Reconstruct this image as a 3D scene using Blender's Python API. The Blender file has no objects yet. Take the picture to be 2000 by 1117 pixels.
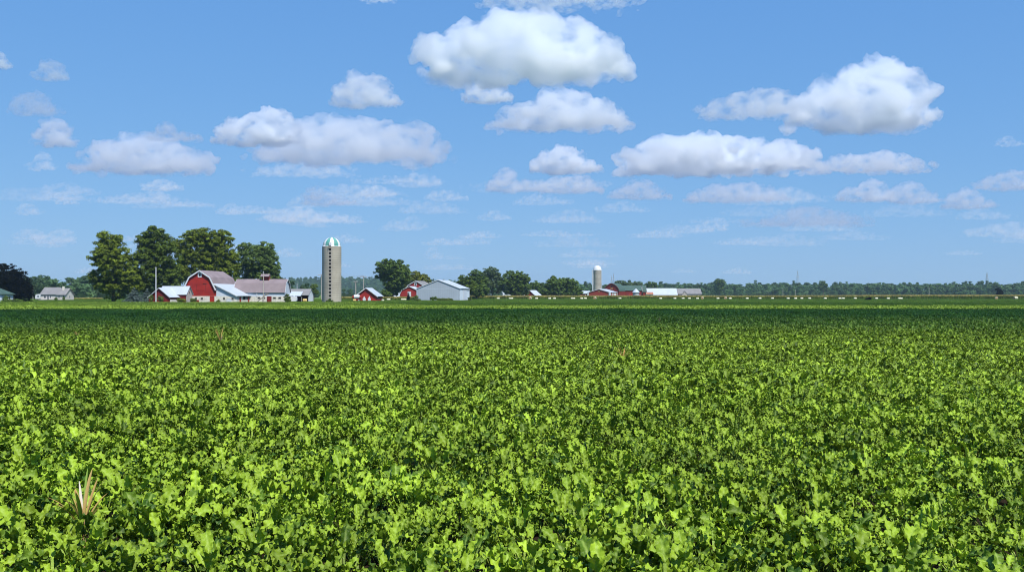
import bpy, bmesh, math, random
import numpy as np
from mathutils import Vector, Matrix

RNG = np.random.default_rng(7)
random.seed(7)
scene = bpy.context.scene
ROOTC = scene.collection
SKY_STR = 0.12; SUN_STR = 5.0; EXPOSURE = 0.4
SKY_GAMMA = (0.571, 0.398, 0.202); SKY_GAIN = (0.285, 0.426, 0.645)
BEET_DARK, BEET_LIGHT = (0.030, 0.075, 0.005), (0.245, 0.365, 0.024)
HAZE_COL = (0.62, 0.80, 1.0); HAZE_D = 0.00010
CLOUD_COL = (0.965, 0.982, 1.0); CLOUD_G = 0.5; CLOUD_OD = 0.5
F = 1944.0            # focal length in photo pixels (35 mm on a 36 mm sensor, 2000 px wide)
HY = 574.5            # horizon row of the photo
EYE = 2.7             # camera height


def at(px, d, py=None):
    """world point seen at photo pixel px (and row py) at distance d"""
    x = (px - 1000.0) * d / F
    if py is None:
        return x
    return x, EYE + (HY - py) * d / F


def zz(py, d):
    return EYE + (HY - py) * d / F


# ------------------------------------------------------------------ objects
def tag(o, label=None, cat=None, group=None, kind=None):
    if label: o['label'] = label
    if cat: o['category'] = cat
    if group: o['group'] = group
    if kind: o['kind'] = kind
    return o


def thing(name, label, cat, loc=(0, 0, 0), rz=0.0, group=None):
    o = bpy.data.objects.new(name, None)
    ROOTC.objects.link(o)
    o.empty_display_size = 0.5
    o.location = loc
    o.rotation_euler = (0, 0, rz)
    return tag(o, label, cat, group)


class MB:
    """collects simple shapes into one mesh"""
    def __init__(self):
        self.v, self.f = [], []

    def add(self, verts, faces):
        b = len(self.v)
        self.v += [tuple(p) for p in verts]
        self.f += [tuple(i + b for i in fc) for fc in faces]
        return self

    def box(self, x0, x1, y0, y1, z0, z1):
        return self.add([(x0, y0, z0), (x1, y0, z0), (x1, y1, z0), (x0, y1, z0), (x0, y0, z1), (x1, y0, z1), (x1, y1, z1), (x0, y1, z1)],
                        [(0, 3, 2, 1), (4, 5, 6, 7), (0, 1, 5, 4), (1, 2, 6, 5), (2, 3, 7, 6), (3, 0, 4, 7)])

    def prism(self, prof, a0, a1, axis='y'):
        """profile of (u, z) extruded along axis: u is x when axis is y, and y when axis is x"""
        n = len(prof)
        if axis == 'y':
            vs = [(u, a0, z) for u, z in prof] + [(u, a1, z) for u, z in prof]
        else:
            vs = [(a0, u, z) for u, z in prof] + [(a1, u, z) for u, z in prof]
        fs = [tuple(range(n)), tuple(range(2 * n - 1, n - 1, -1))]
        fs += [(i, i + n, (i + 1) % n + n, (i + 1) % n) for i in range(n)]
        return self.add(vs, fs)

    def slab(self, line, a0, a1, th, ext=0.0, axis='y', lift=0.02):
        """a roof skin of thickness th lying on the open line of (u, z) points"""
        P = [Vector(p) for p in line]
        if ext:
            P[0] = P[0] + (P[0] - P[1]).normalized() * ext
            P[-1] = P[-1] + (P[-1] - P[-2]).normalized() * ext
        N = []
        for i in range(len(P)):
            t = Vector((0, 0))
            if i > 0: t += (P[i] - P[i - 1]).normalized()
            if i < len(P) - 1: t += (P[i + 1] - P[i]).normalized()
            t.normalize()
            N.append(Vector((-t.y, t.x)))
        if N[len(N) // 2].y < 0:
            N = [-n for n in N]
        lo = [p + n * lift for p, n in zip(P, N)]
        hi = [p + n * (lift + th) for p, n in zip(P, N)]
        return self.prism([(p.x, p.y) for p in lo] + [(p.x, p.y) for p in reversed(hi)], a0, a1, axis)

    def tube(self, p0, p1, r0, r1=None, n=8, cap=True):
        r1 = r0 if r1 is None else r1
        p0, p1 = Vector(p0), Vector(p1)
        d = (p1 - p0).normalized()
        a = d.orthogonal().normalized()
        b = d.cross(a)
        vs = []
        for p, r in ((p0, r0), (p1, r1)):
            for k in range(n):
                t = 2 * math.pi * k / n
                vs.append(p + a * (r * math.cos(t)) + b * (r * math.sin(t)))
        fs = [(k, (k + 1) % n, (k + 1) % n + n, k + n) for k in range(n)]
        if cap:
            fs += [tuple(range(n - 1, -1, -1)), tuple(range(n, 2 * n))]
        return self.add(vs, fs)

    def lathe(self, prof, n=32, c=(0, 0), a0=0.0, a1=2 * math.pi):
        """prof of (r, z); full or partial turn"""
        full = abs(a1 - a0 - 2 * math.pi) < 1e-6
        m = n if full else n + 1
        vs = []
        for r, z in prof:
            for k in range(m):
                t = a0 + (a1 - a0) * k / n
                vs.append((c[0] + r * math.cos(t), c[1] + r * math.sin(t), z))
        fs = []
        for i in range(len(prof) - 1):
            for k in range(n):
                k2 = (k + 1) % m
                fs.append((i * m + k, i * m + k2, (i + 1) * m + k2, (i + 1) * m + k))
        return self.add(vs, fs)

    def build(self, name, mat, parent=None, smooth=False, fix=True):
        me = bpy.data.meshes.new(name)
        me.from_pydata(self.v, [], self.f)
        if fix:
            bm = bmesh.new(); bm.from_mesh(me)
            bmesh.ops.recalc_face_normals(bm, faces=bm.faces)
            bm.to_mesh(me); bm.free()
        if smooth:
            me.polygons.foreach_set('use_smooth', [True] * len(me.polygons))
        me.materials.append(mat)
        o = bpy.data.objects.new(name, me)
        ROOTC.objects.link(o)
        if parent is not None:
            o.parent = parent
        return o


def np_mesh(name, V, faces, attrs=None, smooth=False, mat=None, nper=4):
    """numpy arrays to a mesh; faces (M, nper)"""
    me = bpy.data.meshes.new(name)
    V = np.asarray(V, np.float32); faces = np.asarray(faces, np.int32)
    me.vertices.add(len(V)); me.vertices.foreach_set('co', V.ravel())
    M = len(faces)
    me.loops.add(M * nper); me.loops.foreach_set('vertex_index', faces.ravel())
    me.polygons.add(M)
    me.polygons.foreach_set('loop_start', np.arange(0, M * nper, nper, dtype=np.int32))
    try:
        me.polygons.foreach_set('loop_total', np.full(M, nper, np.int32))
    except Exception:
        pass
    if smooth:
        me.polygons.foreach_set('use_smooth', np.ones(M, bool))
    for k, a in (attrs or {}).items():
        at_ = me.attributes.new(k, 'FLOAT', 'POINT')
        at_.data.foreach_set('value', np.asarray(a, np.float32))
    me.update(calc_edges=True)
    if mat: me.materials.append(mat)
    return me


def link_mesh(name, me, parent=None):
    o = bpy.data.objects.new(name, me)
    ROOTC.objects.link(o)
    if parent is not None: o.parent = parent
    return o


def copy_tree(o, parent=None):
    c = o.copy(); ROOTC.objects.link(c)
    if parent is not None: c.parent = parent
    for ch in list(o.children): copy_tree(ch, c)
    return c


def scatter(name, pts, rot, scl, idx, variants):
    """one object that scatters the variant meshes on points with geometry nodes"""
    col = bpy.data.collections.new(name + '_variants')
    for i, me in enumerate(variants):
        ob = bpy.data.objects.new('%s_variant_%02d' % (name, i), me)
        col.objects.link(ob)
    me = bpy.data.meshes.new(name)
    pts = np.asarray(pts, np.float32); n = len(pts)
    me.vertices.add(n); me.vertices.foreach_set('co', pts.ravel())
    a = me.attributes.new('rot', 'FLOAT_VECTOR', 'POINT'); a.data.foreach_set('vector', np.asarray(rot, np.float32).ravel())
    a = me.attributes.new('scl', 'FLOAT_VECTOR', 'POINT'); a.data.foreach_set('vector', np.asarray(scl, np.float32).ravel())
    a = me.attributes.new('idx', 'INT', 'POINT'); a.data.foreach_set('value', np.asarray(idx, np.int32))
    o = link_mesh(name, me)
    g = bpy.data.node_groups.new(name + '_nodes', 'GeometryNodeTree')
    g.interface.new_socket('Geometry', in_out='INPUT', socket_type='NodeSocketGeometry')
    g.interface.new_socket('Geometry', in_out='OUTPUT', socket_type='NodeSocketGeometry')
    N, L = g.nodes, g.links
    gi, go = N.new('NodeGroupInput'), N.new('NodeGroupOutput')
    iop = N.new('GeometryNodeInstanceOnPoints')
    ci = N.new('GeometryNodeCollectionInfo'); ci.inputs['Collection'].default_value = col
    ci.inputs['Separate Children'].default_value = True; ci.inputs['Reset Children'].default_value = True
    def na(nm, ty):
        x = N.new('GeometryNodeInputNamedAttribute'); x.data_type = ty; x.inputs['Name'].default_value = nm; return x
    r = na('rot', 'FLOAT_VECTOR'); s = na('scl', 'FLOAT_VECTOR'); i = na('idx', 'INT')
    e = N.new('FunctionNodeEulerToRotation')
    L.new(r.outputs['Attribute'], e.inputs[0])
    L.new(gi.outputs[0], iop.inputs['Points']); L.new(ci.outputs[0], iop.inputs['Instance'])
    iop.inputs['Pick Instance'].default_value = True
    L.new(i.outputs['Attribute'], iop.inputs['Instance Index'])
    L.new(e.outputs[0], iop.inputs['Rotation']); L.new(s.outputs['Attribute'], iop.inputs['Scale'])
    L.new(iop.outputs[0], go.inputs[0])
    m = o.modifiers.new('scatter', 'NODES'); m.node_group = g
    return o


# ------------------------------------------------------------------ materials
def nodes_of(name):
    m = bpy.data.materials.new(name); m.use_nodes = True
    nt = m.node_tree; nt.nodes.clear()
    out = nt.nodes.new('ShaderNodeOutputMaterial')
    return m, nt, nt.nodes, nt.links, out


def surf(name, col, rough=0.7, amt=0.25, scale=0.6, dirt=0.0, ribs=None, metal=0.0, dirt_col=(0.12, 0.10, 0.08), bump=0.0, spec=0.3):
    """painted / weathered surface: two noises vary the paint, dirt stains it, ribs (axis, per metre, strength) darken the colour in narrow lines"""
    m, nt, N, L, out = nodes_of(name)
    b = N.new('ShaderNodeBsdfPrincipled'); L.new(b.outputs[0], out.inputs[0])
    b.inputs['Roughness'].default_value = rough; b.inputs['Metallic'].default_value = metal
    b.inputs['Specular IOR Level'].default_value = spec
    tc = N.new('ShaderNodeTexCoord')
    n1 = N.new('ShaderNodeTexNoise'); n1.inputs['Scale'].default_value = scale; n1.inputs['Detail'].default_value = 6
    L.new(tc.outputs['Object'], n1.inputs['Vector'])
    r1 = N.new('ShaderNodeMapRange'); r1.inputs['From Min'].default_value = 0.3; r1.inputs['From Max'].default_value = 0.7
    r1.inputs['To Min'].default_value = 1 - amt; r1.inputs['To Max'].default_value = 1 + amt
    L.new(n1.outputs['Fac'], r1.inputs['Value'])
    mul = N.new('ShaderNodeVectorMath'); mul.operation = 'SCALE'; mul.inputs[0].default_value = col
    L.new(r1.outputs[0], mul.inputs['Scale'])
    c = mul.outputs[0]
    if dirt:
        mp = N.new('ShaderNodeMapping'); mp.inputs['Scale'].default_value = (1.7, 1.7, 0.35)
        L.new(tc.outputs['Object'], mp.inputs['Vector'])
        n2 = N.new('ShaderNodeTexNoise'); n2.inputs['Scale'].default_value = 1.3; n2.inputs['Detail'].default_value = 8; n2.inputs['Roughness'].default_value = 0.7
        L.new(mp.outputs[0], n2.inputs['Vector'])
        r2 = N.new('ShaderNodeMapRange'); r2.inputs['From Min'].default_value = 0.45; r2.inputs['From Max'].default_value = 0.75
        r2.inputs['To Max'].default_value = dirt
        L.new(n2.outputs['Fac'], r2.inputs['Value'])
        mx = N.new('ShaderNodeMix'); mx.data_type = 'RGBA'
        L.new(r2.outputs[0], mx.inputs['Factor']); L.new(c, mx.inputs[6]); mx.inputs[7].default_value = (*dirt_col, 1)
        c = mx.outputs[2]
    if ribs:
        ax, per, st = ribs
        sp = N.new('ShaderNodeSeparateXYZ'); L.new(tc.outputs['Object'], sp.inputs[0])
        src = sp.outputs[ax] if ax < 3 else None
        if ax == 3:
            ad = N.new('ShaderNodeMath'); ad.operation = 'ADD'; L.new(sp.outputs[0], ad.inputs[0]); L.new(sp.outputs[1], ad.inputs[1]); src = ad.outputs[0]
        mu = N.new('ShaderNodeMath'); mu.operation = 'MULTIPLY'; mu.inputs[1].default_value = per; L.new(src, mu.inputs[0])
        fr = N.new('ShaderNodeMath'); fr.operation = 'FRACT'; L.new(mu.outputs[0], fr.inputs[0])
        lt = N.new('ShaderNodeMath'); lt.operation = 'LESS_THAN'; lt.inputs[1].default_value = 0.16; L.new(fr.outputs[0], lt.inputs[0])
        k = N.new('ShaderNodeMath'); k.operation = 'MULTIPLY_ADD'; k.inputs[1].default_value = -st; k.inputs[2].default_value = 1.0; L.new(lt.outputs[0], k.inputs[0])
        m2 = N.new('ShaderNodeVectorMath'); m2.operation = 'SCALE'; L.new(c, m2.inputs[0]); L.new(k.outputs[0], m2.inputs['Scale'])
        c = m2.outputs[0]
    L.new(c, b.inputs['Base Color'])
    return m


def leaf_mat(name, dark, light, odd=None, transl=0.3, rough=0.45, spec=0.35, rib=None, odd_at=0.95, vary=0.25, big=None, crinkle=None):
    """foliage: 'tint' is one number per leaf, random except on the beets; the object's own random number shifts the whole plant"""
    m, nt, N, L, out = nodes_of(name)
    at_ = N.new('ShaderNodeAttribute'); at_.attribute_name = 'tint'
    oi = N.new('ShaderNodeObjectInfo')
    mx = N.new('ShaderNodeMix'); mx.data_type = 'RGBA'
    L.new(at_.outputs['Fac'], mx.inputs['Factor']); mx.inputs[6].default_value = (*dark, 1); mx.inputs[7].default_value = (*light, 1)
    c = mx.outputs[2]
    if odd:
        g = N.new('ShaderNodeMath'); g.operation = 'GREATER_THAN'; g.inputs[1].default_value = odd_at; L.new(at_.outputs['Fac'], g.inputs[0])
        m1 = N.new('ShaderNodeMix'); m1.data_type = 'RGBA'; L.new(g.outputs[0], m1.inputs['Factor']); L.new(c, m1.inputs[6]); m1.inputs[7].default_value = (*odd, 1)
        c = m1.outputs[2]
    if rib:
        ar = N.new('ShaderNodeAttribute'); ar.attribute_name = 'rib'
        m3 = N.new('ShaderNodeMix'); m3.data_type = 'RGBA'; L.new(ar.outputs['Fac'], m3.inputs['Factor']); L.new(c, m3.inputs[6]); m3.inputs[7].default_value = (*rib, 1)
        c = m3.outputs[2]
    v = N.new('ShaderNodeMapRange'); v.inputs['To Min'].default_value = 1 - vary; v.inputs['To Max'].default_value = 1 + vary
    L.new(oi.outputs['Random'], v.inputs['Value'])
    s = N.new('ShaderNodeVectorMath'); s.operation = 'SCALE'; L.new(c, s.inputs[0]); L.new(v.outputs[0], s.inputs['Scale'])
    c = s.outputs[0]
    if big:
        ge = N.new('ShaderNodeNewGeometry')
        nz = N.new('ShaderNodeTexNoise'); nz.inputs['Scale'].default_value = big; nz.inputs['Detail'].default_value = 4
        L.new(ge.outputs['Position'], nz.inputs['Vector'])
        r = N.new('ShaderNodeMapRange'); r.inputs['From Min'].default_value = 0.3; r.inputs['From Max'].default_value = 0.7
        r.inputs['To Min'].default_value = 0.72; r.inputs['To Max'].default_value = 1.28; L.new(nz.outputs['Fac'], r.inputs['Value'])
        s2 = N.new('ShaderNodeVectorMath'); s2.operation = 'SCALE'; L.new(c, s2.inputs[0]); L.new(r.outputs[0], s2.inputs['Scale'])
        c = s2.outputs[0]
    b = N.new('ShaderNodeBsdfPrincipled'); L.new(c, b.inputs['Base Color'])
    b.inputs['Roughness'].default_value = rough; b.inputs['Specular IOR Level'].default_value = spec
    if crinkle:              # quilted leaf surface between the veins
        tc = N.new('ShaderNodeTexCoord'); nb = N.new('ShaderNodeTexNoise'); nb.inputs['Scale'].default_value = crinkle; nb.inputs['Detail'].default_value = 3
        L.new(tc.outputs['Object'], nb.inputs['Vector'])
        bp = N.new('ShaderNodeBump'); bp.inputs['Strength'].default_value = .5; bp.inputs['Distance'].default_value = .02
        L.new(nb.outputs['Fac'], bp.inputs['Height']); L.new(bp.outputs[0], b.inputs['Normal'])
    t = N.new('ShaderNodeBsdfTranslucent')
    tm = N.new('ShaderNodeVectorMath'); tm.operation = 'MULTIPLY'; tm.inputs[1].default_value = (1.25, 1.25, 0.7); L.new(c, tm.inputs[0])
    L.new(tm.outputs[0], t.inputs['Color'])
    ms = N.new('ShaderNodeMixShader'); ms.inputs[0].default_value = transl
    L.new(b.outputs[0], ms.inputs[1]); L.new(t.outputs[0], ms.inputs[2]); L.new(ms.outputs[0], out.inputs[0])
    return m


M = {}
M['red'] = surf('barn_red_paint', (0.30, 0.018, 0.012), 0.7, 0.2, 0.5, dirt=0.25, ribs=(3, 3.2, 0.25), dirt_col=(0.16, 0.03, 0.025))
M['red_metal'] = surf('red_metal_siding', (0.29, 0.045, 0.030), 0.5, 0.08, 0.3, ribs=(3, 1.1, 0.12))
M['red_dark'] = surf('old_red_boards', (0.18, 0.014, 0.012), 0.75, 0.3, 0.8, dirt=0.4, ribs=(3, 3.2, 0.3), dirt_col=(0.08, 0.03, 0.025))
M['white'] = surf('white_paint', (0.56, 0.59, 0.63), 0.55, 0.05, 0.7, dirt=0.10, dirt_col=(0.45, 0.43, 0.40))
M['white_siding'] = surf('white_board_siding', (0.50, 0.56, 0.65), 0.6, 0.06, 0.5, dirt=0.25, ribs=(2, 4.0, 0.12), dirt_col=(0.40, 0.42, 0.45))
M['stone'] = surf('whitewashed_block', (0.62, 0.60, 0.53), 0.85, 0.15, 1.2, dirt=0.45, ribs=(2, 3.5, 0.12), dirt_col=(0.36, 0.33, 0.28))
M['pink_roof'] = surf('faded_shingles', (0.205, 0.168, 0.180), 0.85, 0.14, 0.35, dirt=0.35, ribs=(2, 1.6, 0.08), dirt_col=(0.155, 0.125, 0.13))
M['metal_roof'] = surf('galvanised_roof', (0.41, 0.465, 0.54), 0.42, 0.06, 0.4, dirt=0.18, ribs=(1, 1.2, 0.10), dirt_col=(0.33, 0.35, 0.38))
M['metal_roof_x'] = surf('galvanised_roof_across', (0.41, 0.465, 0.54), 0.42, 0.06, 0.4, dirt=0.18, ribs=(0, 1.2, 0.10), dirt_col=(0.33, 0.35, 0.38))
M['grey_steel'] = surf('grey_steel_siding', (0.33, 0.385, 0.45), 0.5, 0.06, 0.2, dirt=0.12, ribs=(3, 1.1, 0.10), dirt_col=(0.33, 0.36, 0.40))
M['pale_steel'] = surf('pale_steel_siding', (0.58, 0.66, 0.76), 0.5, 0.05, 0.3, ribs=(3, 1.1, 0.10))
M['grey_roof'] = surf('grey_shingles', (0.19, 0.19, 0.20), 0.85, 0.12, 0.4, dirt=0.2, ribs=(2, 1.8, 0.08))
M['green_roof'] = surf('green_shingles', (0.045, 0.088, 0.075), 0.8, 0.12, 0.4, dirt=0.2, ribs=(2, 1.8, 0.08), dirt_col=(0.10, 0.14, 0.13))
M['barn_board'] = surf('weathered_boards', (0.36, 0.33, 0.33), 0.85, 0.2, 0.9, dirt=0.5, ribs=(3, 3.4, 0.35), dirt_col=(0.16, 0.14, 0.14))
M['beige'] = surf('beige_siding', (0.52, 0.49, 0.45), 0.7, 0.06, 0.5, ribs=(2, 5, 0.1))
M['cream'] = surf('cream_wall', (0.62, 0.57, 0.42), 0.7, 0.08, 0.5)
M['brown_roof'] = surf('brown_roof', (0.32, 0.14, 0.09), 0.8, 0.12, 0.5)
M['dark'] = surf('dark_interior', (0.012, 0.012, 0.013), 0.8, 0.2, 1.0)  # near-black colour stands in for the shade inside openings
M['pane'] = surf('window_glass', (0.03, 0.035, 0.04), 0.08, 0.1, 1.0, spec=0.6)
M['concrete'] = surf('silo_staves', (0.385, 0.36, 0.30), 0.9, 0.12, 0.25, dirt=0.5, ribs=(2, 1.33, 0.10), dirt_col=(0.31, 0.275, 0.21))
M['concrete_far'] = surf('far_silo_staves', (0.36, 0.34, 0.30), 0.9, 0.1, 0.25, dirt=0.3, ribs=(2, 0.9, 0.12), dirt_col=(0.27, 0.24, 0.2))
M['teal'] = surf('faded_teal_paint', (0.07, 0.28, 0.25), 0.5, 0.15, 0.8, dirt=0.35, dirt_col=(0.30, 0.33, 0.25))
M['iron'] = surf('hoop_iron', (0.20, 0.18, 0.15), 0.7, 0.2, 2.0)
M['wood_pole'] = surf('pole_wood', (0.36, 0.33, 0.30), 0.85, 0.15, 1.0)
M['steel'] = surf('galvanised_steel', (0.40, 0.42, 0.45), 0.45, 0.1, 0.5, metal=0.4)
M['rubber'] = surf('rubber', (0.02, 0.02, 0.02), 0.8, 0.1, 1.0)
M['bin_steel'] = surf('grain_bin_steel', (0.36, 0.35, 0.39), 0.5, 0.08, 0.5, ribs=(2, 1.2, 0.15), metal=0.2)
M['straw'] = surf('straw', (0.50, 0.36, 0.13), 0.9, 0.25, 2.5)
M['hay_end'] = surf('hay_end', (0.42, 0.27, 0.14), 0.9, 0.25, 2.5)
M['wrap'] = surf('bale_wrap', (0.47, 0.47, 0.34), 0.35, 0.08, 1.5)
M['bark'] = surf('bark', (0.09, 0.07, 0.05), 0.9, 0.3, 1.2)
M['soil'] = surf('dark_soil', (0.035, 0.026, 0.018), 0.95, 0.35, 0.4, spec=0.1)

# ================================================================== sky, sun, camera
SUN_EL, SUN_AZ = math.radians(57), math.radians(145)     # azimuth from +Y (north, view direction) clockwise: front right behind the camera
SUN = Vector((math.sin(SUN_AZ) * math.cos(SUN_EL), math.cos(SUN_AZ) * math.cos(SUN_EL), math.sin(SUN_EL)))
w = bpy.data.worlds.new("World"); scene.world = w; w.use_nodes = True
nt = w.node_tree; N, L = nt.nodes, nt.links
bg = N['Background']
sky = N.new('ShaderNodeTexSky'); sky.sky_type = 'NISHITA'; sky.sun_disc = False
sky.sun_elevation = SUN_EL; sky.sun_rotation = SUN_AZ
sky.air_density = 1.0; sky.dust_density = 0.25; sky.ozone_density = 4.0; sky.altitude = 300
sep = N.new('ShaderNodeSeparateColor'); cmb = N.new('ShaderNodeCombineColor'); L.new(sky.outputs[0], sep.inputs[0])
for c_ in range(3):          # grade the clear sky channel by channel: a deeper, bluer summer sky than the raw model
    a_ = N.new('ShaderNodeMath'); a_.operation = 'MULTIPLY'; a_.inputs[1].default_value = SKY_STR; L.new(sep.outputs[c_], a_.inputs[0])
    p_ = N.new('ShaderNodeMath'); p_.operation = 'POWER'; p_.inputs[1].default_value = SKY_GAMMA[c_]; L.new(a_.outputs[0], p_.inputs[0])
    g_ = N.new('ShaderNodeMath'); g_.operation = 'MULTIPLY'; g_.inputs[1].default_value = SKY_GAIN[c_] / SKY_STR; L.new(p_.outputs[0], g_.inputs[0])
    L.new(g_.outputs[0], cmb.inputs[c_])
L.new(cmb.outputs[0], bg.inputs['Color'])
bg.inputs['Strength'].default_value = SKY_STR

sun = bpy.data.lights.new('sun', 'SUN'); sun.energy = SUN_STR; sun.angle = math.radians(0.5); sun.color = (1.0, 0.95, 0.86)
so = bpy.data.objects.new('sun', sun); ROOTC.objects.link(so)
so.rotation_euler = (-SUN).to_track_quat('-Z', 'Y').to_euler(); so.location = (60, -40, 55)

cam = bpy.data.cameras.new('camera'); co = bpy.data.objects.new('camera', cam); ROOTC.objects.link(co)
cam.lens = 35.0; cam.sensor_width = 36.0; cam.sensor_fit = 'HORIZONTAL'
cam.shift_y = (HY - 558.5) / 2000.0
co.location = (0, 0, EYE); co.rotation_euler = (math.pi / 2, 0, 0)
cam.clip_start = 0.1; cam.clip_end = 60000
scene.camera = co
vs = scene.view_settings
vs.view_transform = 'Standard'; vs.look = 'None'; vs.gamma = 1.0; vs.exposure = EXPOSURE; vs.use_curve_mapping = False
scene.render.film_transparent = False
cy = scene.cycles
cy.max_bounces = 16; cy.diffuse_bounces = 1; cy.glossy_bounces = 2; cy.transmission_bounces = 3; cy.transparent_max_bounces = 8
cy.volume_bounces = 14; cy.use_adaptive_sampling = True; cy.adaptive_threshold = 0.01
cy.use_denoising = True
cy.filter_width = 1.05
cy.sample_clamp_indirect = 8.0
try:
    cy.denoiser = 'OPENIMAGEDENOISE'; cy.denoising_input_passes = 'RGB_ALBEDO_NORMAL'; cy.denoising_prefilter = 'ACCURATE'
except Exception:
    pass

# ================================================================== ground
gm, nt, N, L, out = nodes_of('farmland_ground')
b = N.new('ShaderNodeBsdfPrincipled'); L.new(b.outputs[0], out.inputs[0]); b.inputs['Roughness'].default_value = 0.95; b.inputs['Specular IOR Level'].default_value = 0.05
ge = N.new('ShaderNodeNewGeometry'); sp = N.new('ShaderNodeSeparateXYZ'); L.new(ge.outputs['Position'], sp.inputs[0])
nz = N.new('ShaderNodeTexNoise'); nz.inputs['Scale'].default_value = 0.35; nz.inputs['Detail'].default_value = 8; L.new(ge.outputs['Position'], nz.inputs['Vector'])
rs = N.new('ShaderNodeValToRGB'); rs.color_ramp.elements[0].color = (0.008, 0.006, 0.004, 1); rs.color_ramp.elements[1].color = (0.03, 0.022, 0.014, 1)  # soil ramp near black: shade of the crop gaps put into its colour
rg = N.new('ShaderNodeValToRGB'); rg.color_ramp.elements[0].color = (0.05, 0.10, 0.018, 1); rg.color_ramp.elements[1].color = (0.12, 0.18, 0.035, 1)
L.new(nz.outputs['Fac'], rs.inputs['Fac']); L.new(nz.outputs['Fac'], rg.inputs['Fac'])
st = N.new('ShaderNodeMapRange'); st.inputs['From Min'].default_value = 202; st.inputs['From Max'].default_value = 203; L.new(sp.outputs[1], st.inputs['Value'])
mx = N.new('ShaderNodeMix'); mx.data_type = 'RGBA'; L.new(st.outputs[0], mx.inputs['Factor']); L.new(rs.outputs[0], mx.inputs[6]); L.new(rg.outputs[0], mx.inputs[7])
L.new(mx.outputs[2], b.inputs['Base Color'])
HAZE = (-2450.0, 2450.0, -60.0, 3900.0, -1.0, 75.0)
mb = MB(); mb.add([(-2400, -55, 0), (2400, -55, 0), (2400, 3850, 0), (-2400, 3850, 0)], [(0, 1, 2, 3)])
tag(mb.build('ground', gm, fix=False), kind='structure')


# ================================================================== sugar beet crop
def beet_leaf(rng, nu, nv, length, width, az, el, base, petiole, curl, pe):
    """one beet leaf: petiole strip and a crinkled, wavy-edged blade; returns verts, quads, tint, rib"""
    u = np.linspace(0, 1, nu + 1)[:, None]; v = np.linspace(-1, 1, nv + 1)[None, :]
    wprof = np.interp(u, [0, .08, .25, .45, .7, .9, 1], [.12, .42, .78, 1.0, .93, .70, .26])
    ph = rng.uniform(0, 6.28, 4)
    edge = 1 + (0.06 * np.sin(u * 27 + ph[0] + np.sign(v) * 1.1) + .035 * np.sin(u * 53 + ph[2] + np.sign(v))) * np.abs(v)
    Y = v * wprof * edge * width * 0.5
    ruff = np.abs(v) ** 1.6 * (0.17 * np.sin(u * 19 + ph[1] + np.sign(v) * 1.7) + 0.06 * np.sin(u * 37 + ph[2])) * width
    crink = 0.075 * width * np.sin(u * 19 + ph[3]) * np.cos(v * 6 + ph[0]) * (1 - np.abs(v) * .3)
    Zl = (np.abs(v) * 0.20 * wprof) * width + ruff + crink
    # centre line: starts at elevation el, droops by curl
    n = 24
    t = np.linspace(0, 1, n + 1)
    ang = el - curl * t ** 1.5
    cx = np.concatenate([[0], np.cumsum(np.cos(ang[:-1]) / n)]) * length
    cz = np.concatenate([[0], np.cumsum(np.sin(ang[:-1]) / n)]) * length
    px = np.cos(pe) * petiole; pz = np.sin(pe) * petiole
    X0 = np.interp(u, t, cx) + px; Z0 = np.interp(u, t, cz) + pz; A = np.interp(u, t, ang)
    tw = rng.normal(0, 0.35) * u            # blade twist
    Yr = Y * np.cos(tw) - Zl * np.sin(tw); Zr = Y * np.sin(tw) + Zl * np.cos(tw)
    X = X0 - np.sin(A) * Zr; Z = Z0 + np.cos(A) * Zr
    P = np.stack([X + 0 * Yr, Yr + 0 * X, Z + 0 * Yr], -1).reshape(-1, 3)
    ids = np.arange((nu + 1) * (nv + 1)).reshape(nu + 1, nv + 1)
    Q = np.stack([ids[:-1, :-1], ids[1:, :-1], ids[1:, 1:], ids[:-1, 1:]], -1).reshape(-1, 4)
    rib = np.clip(1 - np.abs(v) * 5.5, 0, 1) * np.ones_like(u) * 0.55
    rib = rib.ravel()
    # petiole
    wpt = 0.011
    pp = np.array([[0, -wpt, 0], [0, wpt, 0], [px, wpt, pz], [px, -wpt, pz]])
    Q = np.concatenate([Q, [[len(P), len(P) + 1, len(P) + 2, len(P) + 3]]])
    P = np.concatenate([P, pp]); rib = np.concatenate([rib, [.6] * 4])
    c, s = math.cos(az), math.sin(az)
    P = np.stack([P[:, 0] * c - P[:, 1] * s, P[:, 0] * s + P[:, 1] * c, P[:, 2]], -1) + base
    return P, Q, rib


def beet_plant(rng, nleaf, nu, nv, origin=(0, 0, 0), scale=1.0):
    V, Q, T, R = [], [], [], []; b = 0
    a0 = rng.uniform(0, 6.28)
    for k in range(nleaf):
        inner = k / max(1, nleaf - 1)
        el = math.radians(np.clip(34 + 26 * inner + rng.normal(0, 18), -5, 88))
        ln = rng.uniform(.12, .24) * (1 - .25 * inner * rng.random()) * scale
        wd = ln * rng.uniform(.40, .56)
        pet = rng.uniform(.20, .38) * scale
        pe = math.radians(np.clip(48 + 26 * inner + rng.normal(0, 8), 30, 88))
        P, q, rib = beet_leaf(rng, nu, nv, ln, wd, a0 + k * 2.4 + rng.normal(0, .25), el, np.array(origin) + rng.normal(0, .012, 3) * [1, 1, 0], pet, rng.uniform(.2, 1.3), pe)
        V.append(P); Q.append(q + b); b += len(P)
        t = np.clip(.10 + .95 * inner + rng.normal(0, .18), 0, .93) if rng.random() > .004 else 1.0  # outer leaves darker: partly age, partly gap shade put into the tint
        T.append(np.full(len(P), t)); R.append(rib)
    return np.concatenate(V), np.concatenate(Q), np.concatenate(T), np.concatenate(R)


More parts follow.
